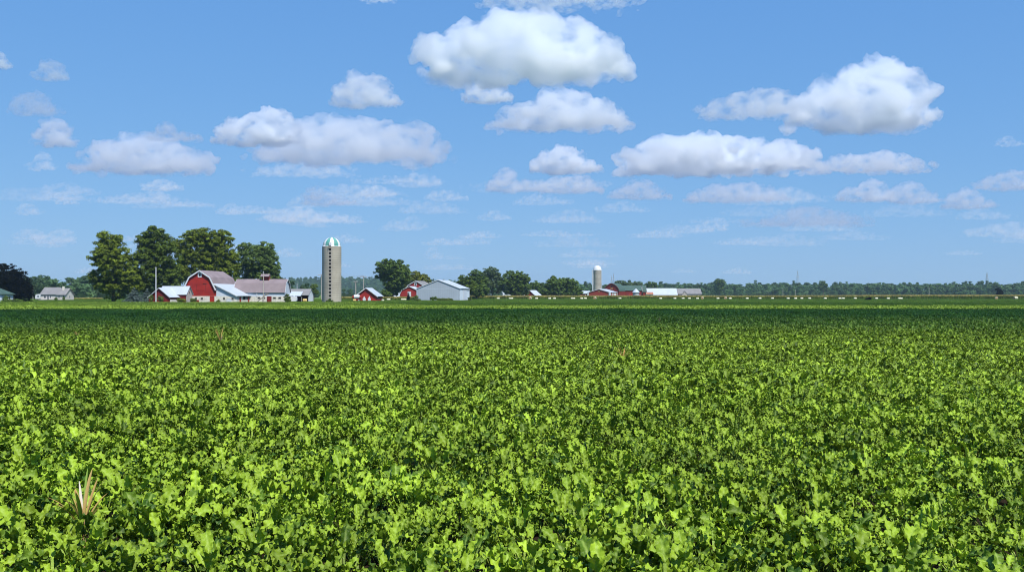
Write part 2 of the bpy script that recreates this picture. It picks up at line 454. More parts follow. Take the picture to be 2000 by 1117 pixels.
beet_mat = leaf_mat('beet_leaf', BEET_DARK, BEET_LIGHT, odd=(0.36, 0.38, 0.03), transl=0.13, rough=0.45, spec=0.16, rib=(0.26, 0.36, 0.08), odd_at=.95, vary=.22, big=0.55, crinkle=38)
variants = []
r = np.random.default_rng(11)
for k in range(9):       # near plants
    V, Q, T, R = beet_plant(r, int(r.integers(13, 19)), 24, 6)
    variants.append(np_mesh('beet_near', V, Q, {'tint': T, 'rib': R}, smooth=True, mat=beet_mat))
for k in range(6):       # middle distance
    V, Q, T, R = beet_plant(r, int(r.integers(12, 16)), 8, 4)
    variants.append(np_mesh('beet_mid', V, Q, {'tint': T, 'rib': R}, smooth=True, mat=beet_mat))
for k in range(4):       # far: two-metre patches of simpler plants
    VV, QQ, TT, RR = [], [], [], []; b = 0
    for i in range(7):
        for j in range(7):
            o = ((i + .5) / 7 * 2 - 1 + r.normal(0, .05), (j + .5) / 7 * 2 - 1 + r.normal(0, .05), 0)
            V, Q, T, R = beet_plant(r, 8, 3, 2, o, r.uniform(.85, 1.2))
            VV.append(V); QQ.append(Q + b); TT.append(T); RR.append(R); b += len(V)
    variants.append(np_mesh('beet_far', np.concatenate(VV), np.concatenate(QQ), {'tint': np.concatenate(TT), 'rib': np.concatenate(RR)}, smooth=True, mat=beet_mat))


def undulate(x, y):
    return 1 + .10 * np.sin(x * .9 + 1.3 * np.sin(y * .35)) * np.sin(y * .7 + .8) + .07 * np.sin(x * .31 + y * .23)


pts, rot, scl, idx = [], [], [], []
def grid(y0, y1, step, margin):
    ys = np.arange(y0, y1, step)
    for y in ys:
        h = y * .525 + margin
        xs = np.arange(-h, h, step)
        yield xs, np.full(len(xs), y)
def emit(x, y, a, s, i):
    n = len(x)
    z = np.zeros(n)
    pts.append(np.stack([x, y, z], -1)); rot.append(np.stack([z, z, a], -1)); scl.append(s); idx.append(i)
r = np.random.default_rng(5)
D1, D2, DEND = 24.0, 64.0, 199.0
for y0, y1, st_, lo, hi in ((4.5, D1, .33, 0, 9), (D1, D2, .33, 9, 15)):
    for xs, ys in grid(y0, y1, st_, 6):
        n = len(xs)
        x = xs + r.normal(0, .075, n); y = ys + r.normal(0, .075, n)
        keep = (r.random(n) > .04) & (np.sin(x * 2.3 + 2 * np.sin(y * 1.1)) * np.sin(y * 1.9 + 1.7 * np.sin(x * .8)) + r.normal(0, .25, n) < .93)
        s = r.uniform(.78, 1.18, n) * undulate(x, y)
        emit(x[keep], y[keep], r.uniform(0, 6.28, n)[keep], np.stack([s, s, s * r.uniform(.85, 1.18, n)], -1)[keep], r.integers(lo, hi, n)[keep])
for xs, ys in grid(D2 + 1, DEND, 2.0, 12):
    n = len(xs)
    s = np.ones(n)
    emit(xs, ys, r.integers(0, 4, n) * math.pi / 2, np.stack([s, s, undulate(xs, ys) * r.uniform(.92, 1.1, n)], -1), r.integers(15, 19, n))
# beyond the headland the beets run on up to the farmyard, on the left only
for y in np.arange(DEND + 5, 287, 2.0):
    xs = np.arange(-y * .53 - 12, -(y - 180) * .32 - 10, 2.0); n = len(xs); s = np.ones(n)
    emit(xs, np.full(n, y), r.integers(0, 4, n) * math.pi / 2, np.stack([s, s, r.uniform(.85, 1.0, n)], -1), r.integers(15, 19, n))
crop = scatter('sugar_beet_crop', np.concatenate(pts), np.concatenate(rot), np.concatenate(scl), np.concatenate(idx), variants)
tag(crop, 'dense green sugar beet leaves covering the whole foreground field', 'crop', kind='stuff')

# ================================================================== hay meadow beyond the beets
def blades(rng, n, sx, sy, h, wd, tilt=.5, tint_hi=1.0):
    x = rng.uniform(-sx / 2, sx / 2, n); y = rng.uniform(-sy / 2, sy / 2, n)
    a = rng.uniform(0, 6.28, n); hh = h * rng.uniform(.6, 1.25, n); t = rng.uniform(0, tilt, n); ta = rng.uniform(0, 6.28, n)
    dx, dy = np.cos(a) * wd / 2, np.sin(a) * wd / 2
    lx, ly = np.cos(ta) * np.sin(t) * hh, np.sin(ta) * np.sin(t) * hh
    z = np.zeros(n)
    P = np.stack([np.stack([x - dx, y - dy, z], -1), np.stack([x + dx, y + dy, z], -1),
                  np.stack([x + dx * .7 + lx, y + dy * .7 + ly, hh * np.cos(t)], -1), np.stack([x - dx * .7 + lx, y - dy * .7 + ly, hh * np.cos(t)], -1)], 1).reshape(-1, 3)
    Q = np.arange(4 * n).reshape(n, 4)
    return P, Q, np.repeat(rng.random(n) * tint_hi, 4)
hay_mat = leaf_mat('meadow_grass', (0.060, 0.130, 0.014), (0.145, 0.240, 0.030), odd=(0.26, 0.24, 0.06), transl=.3, rough=.6, spec=.2, odd_at=.96, vary=.18, big=0.05)
r = np.random.default_rng(21)
hv = []
for k in range(4):
    P, Q, T = blades(r, 420, 4.4, 4.4, .30, .10, .8)
    hv.append(np_mesh('meadow_patch', P, Q, {'tint': T}, mat=hay_mat))
pts, rot, scl, idx = [], [], [], []
for y in np.arange(206, 516, 4.0):
    lo = -(y - 180) * .32 - 14 if y < 287 else -y * .53 - 12
    xs = np.arange(lo, y * .53 + 14, 4.0); n = len(xs); s = np.ones(n)
    emit(xs, np.full(n, y), r.integers(0, 4, n) * math.pi / 2, np.stack([s, s, r.uniform(.75, 1.15, n) * (1 if y < 420 else .8)], -1), r.integers(0, 4, n))
meadow = scatter('meadow_grass', np.concatenate(pts), np.concatenate(rot), np.concatenate(scl), np.concatenate(idx), hv)
tag(meadow, 'bright green mown meadow strip between the beet field and the farm buildings', 'grass', kind='stuff')

# ================================================================== corn
corn_mat = leaf_mat('corn_leaf', (0.09, 0.16, 0.02), (0.20, 0.26, 0.05), transl=.3, rough=.6, spec=.2, vary=.2)
tass_mat = leaf_mat('corn_tassel', (0.32, 0.26, 0.08), (0.52, 0.42, 0.17), transl=.25, rough=.8, spec=.1, vary=.2)
def corn_patch(rng, h):
    P1, Q1, T1 = blades(rng, 460, 3.2, 3.2, h * .80, .14, .30)
    n = 330
    P2, Q2, T2 = blades(rng, n, 3.2, 3.2, h * .30, .17, .7); P2[:, 2] += h * .66
    V = np.concatenate([P1, P2]); Q = np.concatenate([Q1, Q2 + len(P1)])
    me = np_mesh('corn_patch', V, Q, {'tint': np.concatenate([T1, T2])}, mat=corn_mat)
    me.materials.append(tass_mat)
    mi = np.concatenate([np.zeros(len(Q1), np.int32), np.ones(len(Q2), np.int32)])
    me.polygons.foreach_set('material_index', mi)
    return me
r = np.random.default_rng(31)
cv = [corn_patch(r, 1.85) for _ in range(4)]
pts, rot, scl, idx = [], [], [], []
for y in np.concatenate([np.arange(520, 556, 3.0), np.arange(562, 590, 6.0)]):
    xs = np.arange(-(1000 - 915) * y / F, y * .53 + 16, 3.0); n = len(xs); s = np.ones(n)
    hz = np.interp(xs / y * F + 1000, [900, 1100, 1400, 1600, 1750, 2000], [1.0, 1.06, 1.02, 1.08, 1.2, 1.26])
    emit(xs, np.full(n, y), r.integers(0, 4, n) * math.pi / 2, np.stack([s, s, hz * r.uniform(.95, 1.05, n)], -1), r.integers(0, 4, n))
for y in np.arange(430, 448, 3.0):        # the strip behind the small red shed
    xs = np.arange((640 - 1000) * y / F, (830 - 1000) * y / F, 3.0); n = len(xs); s = np.ones(n)
    emit(xs, np.full(n, y), r.integers(0, 4, n) * math.pi / 2, np.stack([s, s, r.uniform(.82, .92, n)], -1), r.integers(0, 4, n))
for y in np.arange(440, 452, 3.0):        # ripe strip right of the beige house
    xs = np.arange((138 - 1000) * y / F, (200 - 1000) * y / F, 3.0); n = len(xs); s = np.ones(n)
    emit(xs, np.full(n, y), r.integers(0, 4, n) * math.pi / 2, np.stack([s, s, r.uniform(.55, .62, n)], -1), r.integers(0, 4, n))
corn = scatter('corn_field', np.concatenate(pts), np.concatenate(rot), np.concatenate(scl), np.concatenate(idx), cv)
tag(corn, 'band of tall corn with tan tassels below the distant trees', 'corn', kind='stuff')

# ================================================================== building helpers
def bars(mb, u0, u1, z0, z1, w, a0, a1, face):
    """four frame bars round an opening; face 'y' lies across x, face 'x' lies across y"""
    for p in ((u0 - w, u0, z0 - w, z1 + w), (u1, u1 + w, z0 - w, z1 + w), (u0, u1, z1, z1 + w), (u0, u1, z0 - w, z0)):
        if face == 'y': mb.box(p[0], p[1], a0, a1, p[2], p[3])
        else: mb.box(a0, a1, p[0], p[1], p[2], p[3])
    return mb


def opening(name, root, u0, u1, z0, z1, wall, face='y', sgn=-1, frame='white', pane='pane', w=0.1, label=None):
    """window or door: frame proud of the wall, its pane or leaf inside it"""
    a0, a1 = sorted((wall + sgn * .08, wall + sgn * .003))
    f = bars(MB(), u0, u1, z0, z1, w, a0, a1, face).build(name, M[frame], root)
    b0, b1 = sorted((wall + sgn * .045, wall + sgn * .004))
    m = MB()
    if face == 'y': m.box(u0, u1, b0, b1, z0, z1)
    else: m.box(b0, b1, u0, u1, z0, z1)
    m.build('pane' if name == 'window' else 'door_leaf' if 'door' in name else 'panel', M[pane], f)
    if label: f['label'] = label
    return f


def panel(name, root, u0, u1, z0, z1, wall, mat, face='y', sgn=-1, th=.06, parent=None):
    a0, a1 = sorted((wall + sgn * th, wall + sgn * .003))
    m = MB()
    if face == 'y': m.box(u0, u1, a0, a1, z0, z1)
    else: m.box(a0, a1, u0, u1, z0, z1)
    return m.build(name, M[mat], parent or root)


def gambrel(hw, eave, bw, bz, peak):
    return [(-hw, eave), (-bw, bz), (0, peak), (bw, bz), (hw, eave)]


def gable(hw, eave, peak):
    return [(-hw, eave), (0, peak), (hw, eave)]


def shell(root, prof, y0, y1, wall_mat, roof_mat, trim='white', z0=0.0, over=.35, ext=.35, th=.10, axis='y', trim_w=.22, wall='wall', back_trim=False):
    """walls under a roof line, the roof skin, and rake boards on the front (low axis end)"""
    p = [(prof[0][0], z0)] + list(prof) + [(prof[-1][0], z0)]
    MB().prism(p, y0, y1, axis).build(wall, M[wall_mat], root)
    rf = MB().slab(prof, y0 - over, y1 + over, th, ext, axis).build('roof', M[roof_mat], root)
    if trim:
        t = MB().slab(prof, y0 - over - .06, y0 - over - .002, th + trim_w, ext + .03, axis, lift=-trim_w + .03)
        t.build('rake_board', M[trim], rf)
        if back_trim: MB().slab(prof, y1 + over + .002, y1 + over + .06, th + trim_w, ext + .03, axis, lift=-trim_w + .03).build('rake_board', M[trim], rf)
    return rf


# ================================================================== red gambrel barn, left farm
s = 300 / F
X0 = at(390.3, 300)
barn = thing('gambrel_barn', 'big red gambrel barn with pinkish roof and white lean-to on its right', 'barn', (X0, 300, 0), -.08)
prof = gambrel(5.0, 4.2, 3.25, 7.75, 9.8)
shell(barn, prof, 0, 18.6, 'red', 'pink_roof', over=.45, ext=.35, trim_w=.30, z0=2.12)
MB().box(-5.06, 5.06, -.06, 18.6, 0, 2.117).build('stone_base', M['stone'], barn)
opening('window', barn, -.32, .32, 8.0, 9.0, 0, frame='white', w=.26)
for c in (-3.0, -1.15, .7):
    opening('window', barn, c - .32, c + .32, 1.15, 1.65, -.06, frame='stone', pane='dark', w=.07)
opening('door', barn, 3.25, 4.45, 0, 2.0, -.06, frame='red', pane='red', w=.1)
opening('double_door', barn, -2.2, -.3, 0, .85, -.06, frame='red', pane='red_dark', w=.1)
d_ = bars(MB(), -.95, 1.75, 3.9, 5.6, .09, -.05, -.003, 'y').build('hay_door', M['red_dark'], barn)
panel('door_leaf', barn, -.95, 1.75, 3.9, 5.6, 0, 'red', th=.03, parent=d_)
panel('vent', barn, .95, 2.1, 5.75, 5.87, 0, 'dark', th=.04)
# lean-to
lt = MB().prism([(5.065, 2.12), (5.065, 5.15), (11.3, 2.12)], .1, 18.2).build('lean_to_wall', M['white_siding'], barn)
MB().box(5.065, 11.25, .05, 6.0, 0, 2.117).build('lean_to_base', M['stone'], barn)
MB().box(11.27, 11.33, 0.05, 18.2, 0, .95).build('parapet', M['stone'], barn)
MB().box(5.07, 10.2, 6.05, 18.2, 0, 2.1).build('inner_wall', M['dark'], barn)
lr = MB().slab([(4.2, 5.75), (11.6, 2.12)], -.35, 18.4, .09, .15, lift=.05).build('lean_to_roof', M['metal_roof'], barn)
MB().slab([(4.3, 5.70), (11.6, 2.12)], -.42, -.352, .28, .15, lift=-.13).build('rake_board', M['white'], lr)
for wx in (7.5, 10.15):
    opening('window', barn, wx - .33, wx + .33, 1.15, 1.65, .05, frame='stone', pane='dark', w=.07)
opening('sliding_door', barn, 8.35, 9.7, 0, 1.25, .05, frame='white_siding', pane='white', w=.07)
for k, yy in enumerate((.2, 4.0, 8.2, 12.2, 16.5)):
    MB().box(11.2, 11.42, yy - .11, yy + .11, 0 if k == 0 else .95, 2.05).build('post', M['white'], barn)
for yy in (3.2, 10.6):
    MB().box(11.33, 11.42, yy - .5, yy + .5, 0, 1.9).build('gate', M['red'], barn)

# ------------------------------------------------------------------ long wing behind it
wx0, wx1 = at(462, 313), at(555.2, 311)
wing = thing('cattle_barn', 'long low barn wing with pinkish gambrel roof, white upper wall and row of small windows', 'barn', (wx1, 311, 0), 0)
Lw = wx1 - wx0
prof = [(0, 3.55), (1.5, 6.1), (4.0, 7.35), (6.5, 6.1), (8, 3.55)]
shell(wing, prof, -Lw, 0, 'white_siding', 'pink_roof', over=.30, ext=.5, axis='x', z0=2.03, trim_w=.12, back_trim=True)
MB().box(-Lw, .05, -.05, 8.05, 0, 2.027).build('stone_base', M['stone'], wing)
S1 = 311 / F
for px in (506.3, 515.6, 536.3, 546.5):
    c = at(px, 311) - wx1
    opening('window', wing, c - .42, c + .42, 1.25, 1.8, -.05, frame='stone', pane='dark', w=.08)
c = at(526, 311) - wx1
opening('door', wing, c - .62, c + .62, 0, 1.95, -.05, frame='red_dark', pane='red_dark', w=.1)
c = at(502, 311) - wx1
MB().box(c - .13, c + .13, -.22, -.055, 1.9, 3.5).build('downpipe', M['white'], wing)
cu = MB().box(at(513, 315) - wx1, at(526.8, 315) - wx1, 3.2, 4.8, 7.0, 8.45).build('cupola', M['red_dark'], wing)
MB().slab([(2.6, 8.2), (4.0, 8.95), (5.4, 8.2)], at(510.5, 315) - wx1, at(527.5, 315) - wx1, .1, .1, 'x').build('cupola_roof', M['pink_roof'], cu)

# ------------------------------------------------------------------ small L shaped red shed
sh = thing('tin_roofed_shed', 'small L-shaped dark red shed with shiny white tin roof in front of the big barn', 'shed', (at(311.5, 290), 290, 0), -.2)
MB().prism([(-3.3, 0), (-3.3, 1.95), (0, 4.5), (3.3, 1.95), (3.3, 0)], 0, 6.9).build('front_wall', M['red_dark'], sh)
MB().slab([(-3.3, 1.95), (0, 4.5), (3.3, 1.95)], -.35, 6.9, .09, .4).build('front_roof', M['metal_roof'], sh)
MB().slab([(-3.3, 1.95), (0, 4.5), (3.3, 1.95)], -.40, -.352, .22, .42, lift=-.12).build('rake_board', M['white'], sh)
panel('side_board', sh, .15, 5.2, 0, 1.2, 3.3, 'beige', 'x', 1)
MB().prism([(5.2, 0), (5.2, 2.75), (7.0, 5.0), (8.8, 2.75), (8.8, 0)], -3.0, 5.5, 'x').build('main_wall', M['red_dark'], sh)
MB().slab([(5.2, 2.75), (7.0, 5.0), (8.8, 2.75)], -3.2, 5.85, .09, .35, 'x').build('main_roof', M['metal_roof_x'], sh)
MB().prism([(5.22, 0), (5.22, 2.7), (7.0, 4.92), (8.78, 2.7), (8.78, 0)], 5.503, 5.56, 'x').build('gable_board', M['barn_board'], sh)
opening('window', sh, 6.75, 7.25, 3.0, 3.4, 5.56, 'x', 1, frame='barn_board', pane='dark', w=.06)

# ------------------------------------------------------------------ low open shed right of the wing
ms = thing('machine_shed', 'low open fronted shed with grey roof and white gable end between barn wing and silo', 'shed', (at(602.5, 330), 330, 0), 0)
Lm = at(602.5, 330) - at(561, 330)
MB().prism([(3.0, 0), (3.0, 3.6), (4.0, 4.35), (8, 2.45), (8, 0)], -Lm, -.1, 'x').build('back_wall', M['red_dark'], ms)
MB().prism([(0, 0), (0, 2.45), (4, 4.35), (8, 2.45), (8, 0)], -.098, .05, 'x').build('gable_wall', M['white'], ms)
rf = MB().slab([(-.2, 2.35), (4, 4.35), (8.2, 2.35)], -Lm - .2, .25, .09, .2, 'x').build('roof', M['grey_roof'], ms)
MB().slab([(-2.2, 1.9), (1.6, 3.4)], -Lm, -2.1, .06, 0, 'x', lift=.16).build('roof_extension', M['metal_roof_x'], rf)
for px in (563, 575, 588, 601):
    c = at(px, 329) - at(602.5, 330)
    MB().box(c - .09, c + .09, -.1, .1, 0, 2.35).build('post', M['barn_board'], ms)
opening('door', ms, 3.4, 4.5, 0, 1.9, .05, 'x', 1, frame='white', pane='pale_steel', w=.08)

# ------------------------------------------------------------------ big concrete silo
si = thing('stave_silo', 'tall grey concrete stave silo with teal and white striped dome in the farmyard', 'silo', (at(648, 300), 300, 0), 0)
MB().lathe([(2.86, 0), (2.86, 17.0), (2.2, 17.05)], 64).build('tower', M['concrete'], si, smooth=False)
hp = MB()
for k in range(27):
    z = .5 + k * .625
    hp.lathe([(2.862, z - .03), (2.895, z - .03), (2.895, z + .03), (2.862, z + .03)], 48)
hp.build('hoops', M['iron'], si)
dome = MB().lathe([(2.68, 16.9), (2.68, 17.1)] + [(2.66 * math.cos(t), 17.1 + 2.72 * math.sin(t)) for t in np.linspace(0, math.pi / 2, 14)], 48).build('dome', M['white'], si, smooth=True)
camdir = math.atan2(-300, -at(648, 300))
for k in range(6):
    a = camdir - math.pi / 12 + .19 + k * math.pi / 3 + math.pi / 12 + .09
    MB().lathe([(2.675 * math.cos(t), 17.1 + 2.735 * math.sin(t)) for t in np.linspace(0.0, math.pi / 2 - .06, 14)], 5, a0=a, a1=a + math.pi / 6 + .02).build('dome_gore', M['teal'], dome, smooth=True)
ca = camdir - .175                                     # the chute faces the camera, a little left of centre
cs, sn = math.cos(ca), math.sin(ca)
def radial(mb, r0, r1, t0, t1, z0, z1):
    q = []
    for r_, t_ in ((r0, t0), (r1, t0), (r1, t1), (r0, t1)):
        q.append((r_ * cs - t_ * sn, r_ * sn + t_ * cs))
    v = [(x, y, z0) for x, y in q] + [(x, y, z1) for x, y in q]
    mb.add(v, [(0, 3, 2, 1), (4, 5, 6, 7), (0, 1, 5, 4), (1, 2, 6, 5), (2, 3, 7, 6), (3, 0, 4, 7)])
    return mb
cm = MB()
radial(cm, 2.75, 2.98, -.52, -.36, .6, 17.0); radial(cm, 2.75, 2.98, .36, .52, .6, 17.0)
for k in range(16):
    z = .62 + k * 1.06
    radial(cm, 2.78, 2.95, -.36, .36, z - .18, z + .18)
cm.build('chute', M['concrete_far'], si)
for k in range(15):
    z = .62 + k * 1.06
    radial(MB(), 2.8, 2.915, -.36, .36, z + .19, z + .86).build('hatch', M['dark'], si)
hd = MB(); radial(hd, 2.6, 3.2, -.5, .32, 16.35, 17.05); hd.build('hood', M['iron'], si)
dm = MB(); radial(dm, 2.2, 2.85, -.34, .34, 17.32, 18.2); dm.build('dormer', M['white'], si)

# ------------------------------------------------------------------ red shed with white pointed panels
rs_ = thing('garage_shed', 'red gable shed with two white pointed door panels right of the concrete silo', 'shed', (at(715.2, 370), 370, 0), 0)
shell(rs_, gable(4.0, 2.05, 5.0), 0, 16, 'red', 'metal_roof', over=.55, ext=.45, trim_w=.2)
for px in (711.5, 721.5):
    c = at(px, 370) - at(715.2, 370)
    MB().prism([(c, 2.0), (c - .62, .85), (c - .42, .15), (c + .42, .15), (c + .62, .85)], -.1, -.004).build('door_panel', M['white'], rs_)
panel('dark_side_panel', rs_, .8, 9.5, 1.05, 1.95, 4.0, 'dark', 'x', 1)  # dark panel painted as the shade of the open side, no hole cut
for yy in (5.2,):
    panel('side_door', rs_, yy + 5.5, yy + 7.5, 0, 1.8, 4.0, 'red_dark', 'x', 1)

# ------------------------------------------------------------------ big grey pole barn
pb = thing('pole_barn', 'big grey steel pole barn with shining white roof, largest building right of the silo', 'barn', (at(855.7, 400), 400, 0), -.16)
shell(pb, gable(8.95, 5.0, 8.4), 0, 19, 'grey_steel', 'metal_roof', over=.18, ext=.3, trim_w=.14)
MB().box(-8.97, 8.97, -.025, -.003, 4.86, 4.98).build('girt_line', M['pale_steel'], pb)
panel('pale_side', pb, .1, 18.9, 0, 4.7, 8.95, 'pale_steel', 'x', 1, .03)  # right side wall paler than the gable end
panel('sliding_door', pb, 6.2, 12.4, 0, 4.3, 8.99, 'white_siding', 'x', 1, .1)
panel('door_track', pb, 5.0, 18.5, 4.35, 4.6, 8.99, 'steel', 'x', 1, .14)
panel('corner_trim', pb, 5.6, 6.1, 0, 4.3, 8.99, 'white', 'x', 1, .12)

# ------------------------------------------------------------------ pair of red barns behind it
b1 = thing('gambrel_barn', 'small red gambrel barn with a white door, half hidden by the grey pole barn', 'barn', (at(799.5, 480), 480, 0), -.16)
shell(b1, gambrel(5.0, 1.9, 3.6, 4.75, 6.45), 0, 10, 'red', 'metal_roof', over=.3, ext=.2, trim_w=.16)
opening('door', b1, -.75, .8, 1.7, 3.9, 0, frame='white', pane='white', w=.08)
b2 = thing('gambrel_barn', 'red gambrel barn with grey roof and arched white gable window, rising behind the smaller one', 'barn', (at(812, 500), 500, 0), -.20)
shell(b2, gambrel(5.6, 4.6, 4.1, 7.1, 9.35), 0, 15, 'red', 'grey_roof', over=.3, ext=.3, trim_w=.2)
f = opening('window', b2, -.45, .4, 7.2, 8.2, 0, frame='white', pane='pane', w=.22)
MB().prism([(.42 * math.cos(t) - .02, 8.42 + .42 * math.sin(t)) for t in np.linspace(0, math.pi, 9)], -.07, -.004).build('arch', M['white'], f)
ws = thing('white_shed', 'low white shed roof peeping above the corn left of the small red barn', 'shed', (at(773.5, 470), 470, 0), 0)
MB().prism([(0, 0), (0, 1.55), (2.2, 3.4), (4.4, 1.55), (4.4, 0)], -1.35, 1.35, 'x').build('wall', M['white_siding'], ws)
MB().slab([(0, 1.55), (2.2, 3.4), (4.4, 1.55)], -1.6, 1.6, .09, .25, 'x').build('roof', M['metal_roof_x'], ws)

# ================================================================== right farm
fs = thing('stave_silo', 'slim pale silo with rounded white dome and white side pipe at the far farm', 'silo', (at(1166.6, 650), 650, 0), 0)
MB().lathe([(2.55, 0), (2.55, 18.4), (2.2, 18.45)], 40).build('tower', M['concrete_far'], fs)
MB().lathe([(2.75, 18.3), (2.78, 18.7)] + [(2.7 * math.cos(t), 18.7 + 2.65 * math.sin(t)) for t in np.linspace(0, math.pi / 2, 10)], 40).build('dome', M['white'], fs, smooth=True)
MB().tube((-3.05, -.5, 0), (-3.05, -.5, 18.6), .38, n=10).build('pipe', M['white'], fs)
MB().tube((2.85, -.6, 0), (2.85, -.6, 18.4), .22, n=8).build('ladder_cage', M['pale_steel'], fs)
hp = MB()
for k in range(14):
    z = 7.8 + k * .8
    hp.lathe([(2.555, z - .05), (2.59, z - .05), (2.59, z + .05), (2.555, z + .05)], 32)
hp.build('hoops', M['iron'], fs)

sb = thing('steel_barn', 'broad red steel barn with white corners and white roof in front of the far silo', 'barn', (at(1170, 600), 600, 0), -.42)
shell(sb, gable(6.85, 3.85, 5.75), 0, 14, 'red_metal', 'metal_roof', over=.25, ext=.35, trim_w=.2)
for sx in (-1, 1):
    MB().box(sx * 6.88 - .65, sx * 6.88 + .45, -.35, -.004, 0, 3.8).build('corner_panel', M['white'], sb)
for yy in (1.0, 4.2, 6.8, 13.3):
    panel('post', sb, yy, yy + .8, 0, 3.7, 6.85, 'white', 'x', 1, .12)
panel('side_door', sb, 8.2, 11.8, 0, 3.3, 6.85, 'white', 'x', 1, .1)
panel('vent_lamp', sb, -.35, .35, 4.1, 4.6, 0, 'straw', th=.1)
an = thing('annex_shed', 'low red shed with flat white roof at the left end of the red steel barn', 'shed', (at(1143, 612), 612, 0), 0)
MB().box(-2.9, 2.6, 0, 5, 0, 2.9).build('wall', M['red_metal'], an)
MB().slab([(-.4, 3.0), (5.2, 4.6)], -1.9, 3.2, .12, .1, 'x').build('roof', M['metal_roof_x'], an)
for c in (0.0, 1.9):
    MB().box(c - .12, c + .12, -.3, -.05, 0, 2.95).build('post', M['white'], an)

gb = thing('round_roofed_barn', 'dark red round roofed barn with a pale ring on its gable', 'barn', (at(1194.5, 640), 640, 0), -.40)
arch = [(-5.2, 4.9), (-4.6, 6.3), (-3.4, 7.8), (-1.8, 9.0), (0, 9.7), (1.8, 9.0), (3.4, 7.8), (4.6, 6.3), (5.2, 4.9)]
shell(gb, arch, 0, 14, 'red_dark', 'green_roof', trim='red_dark', over=.35, ext=.25, trim_w=.2)
ring = MB()
for k in range(20):
    a, b_ = 2 * math.pi * k / 20, 2 * math.pi * (k + 1) / 20
    ring.prism([(.42 * math.cos(a), 6.2 + .42 * math.sin(a)), (.68 * math.cos(a), 6.2 + .68 * math.sin(a)), (.68 * math.cos(b_), 6.2 + .68 * math.sin(b_)), (.42 * math.cos(b_), 6.2 + .42 * math.sin(b_))], -.08, -.004)
ring.build('ring_emblem', M['hay_end'], gb)
panel('hay_door', gb, -.55, .55, 7.0, 8.0, 0, 'dark')

def along(name, label, cat, px0, px1, d, ridge, eave, depth, wall_mat, roof_mat, trim='white', ext=.4, rz=0.0, over=.25, tw=.15):
    """building whose ridge runs across the view, from px0 to px1, its front wall at distance d"""
    xa, xb = at(px0, d), at(px1, d)
    t = thing(name, label, cat, ((xa + xb) / 2, d, 0), rz)
    h = (xb - xa) / 2
    shell(t, [(0, eave), (depth / 2, ridge), (depth, eave)], -h, h, wall_mat, roof_mat, trim=trim, over=over, ext=ext, axis='x', trim_w=tw, back_trim=True)
    return t, h

t, h = along('green_roofed_barn', 'red barn with long green shingle roof behind the conical grain bin', 'barn', 1213, 1253, 650, 8.35, 5.2, 9, 'red_dark', 'green_roof', tw=.3)
panel('door', t, -1.6, 1.2, 0, 3.2, 0, 'red')
t2, h2 = along('green_roofed_annex', 'narrow red annex with steep green roof at the right end of the green roofed barn', 'barn', 1255.5, 1262.5, 655, 8.4, 4.4, 7, 'red_dark', 'green_roof', tw=.3, over=.1)
panel('door', t2, -.5, .6, 0, 2.6, 0, 'red_dark')
gbn = thing('grain_bin', 'round grey grain bin with white conical roof in front of the green roofed barn', 'grain bin', (at(1242, 622), 622, 0), 0)
MB().lathe([(2.0, 0), (2.0, 3.9)], 40).build('tank_wall', M['bin_steel'], gbn)
MB().lathe([(2.4, 3.72), (2.42, 3.8), (.75, 5.7), (.5, 5.95), (0.02, 6.05)], 40).build('cone_roof', M['metal_roof'], gbn)
panel('door', gbn, -.35, .45, .3, 2.0, -1.95, 'steel', th=.12)
cb = along('cream_cabin', 'small cream cabin with rust brown roof beside the long white shed', 'cabin', 1263.5, 1275.5, 628, 3.9, 2.65, 5, 'cream', 'brown_roof', trim='cream')[0]
opening('window', cb, -.5, .5, 1.3, 2.1, 0, frame='white', w=.08)
lw, h = along('long_shed', 'long white roofed shed with thin red wall, between the cabin and the grey barn', 'shed', 1266, 1323, 660, 6.55, 2.25, 13, 'red', 'metal_roof_x', tw=.3)
for c in (5.2, 7.6):
    panel('door', lw, c - .9, c + .9, 0, 2.0, 0, 'red_dark')
gy, h = along('plank_barn', 'weathered grey plank barn with grey roof and a small pointed dormer, rightmost farm building', 'barn', 1325, 1370, 665, 6.4, 2.9, 12, 'barn_board', 'grey_roof', trim='barn_board')
c = at(1337, 665) - (at(1325, 665) + at(1370, 665)) / 2
MB().prism([(c - 2.0, 0), (c - 2.0, 2.3), (c, 4.7), (c + 2.0, 2.3), (c + 2.0, 0)], -.45, 5.2).build('dormer', M['barn_board'], gy)
MB().slab([(c - 2.0, 2.3), (c, 4.7), (c + 2.0, 2.3)], -.65, 5.2, .1, .25).build('dormer_roof', M['grey_roof'], gy)
for k in (-3, 1.2, 4.8):
    opening('window', gy, k - .4, k + .4, 1.3, 2.1, 0, frame='barn_board', pane='dark', w=.06)

ra = thing('red_hut', 'small red gable hut with pale tin roof among the trees behind the corn', 'shed', (at(1034.5, 600), 600, 0), -.45)
shell(ra, gable(5.0, .9, 5.0), 0, 9, 'red', 'metal_roof', over=.35, ext=.3, trim_w=.16)
panel('door', ra, -.6, .6, 0, 2.0, 0, 'red_dark')

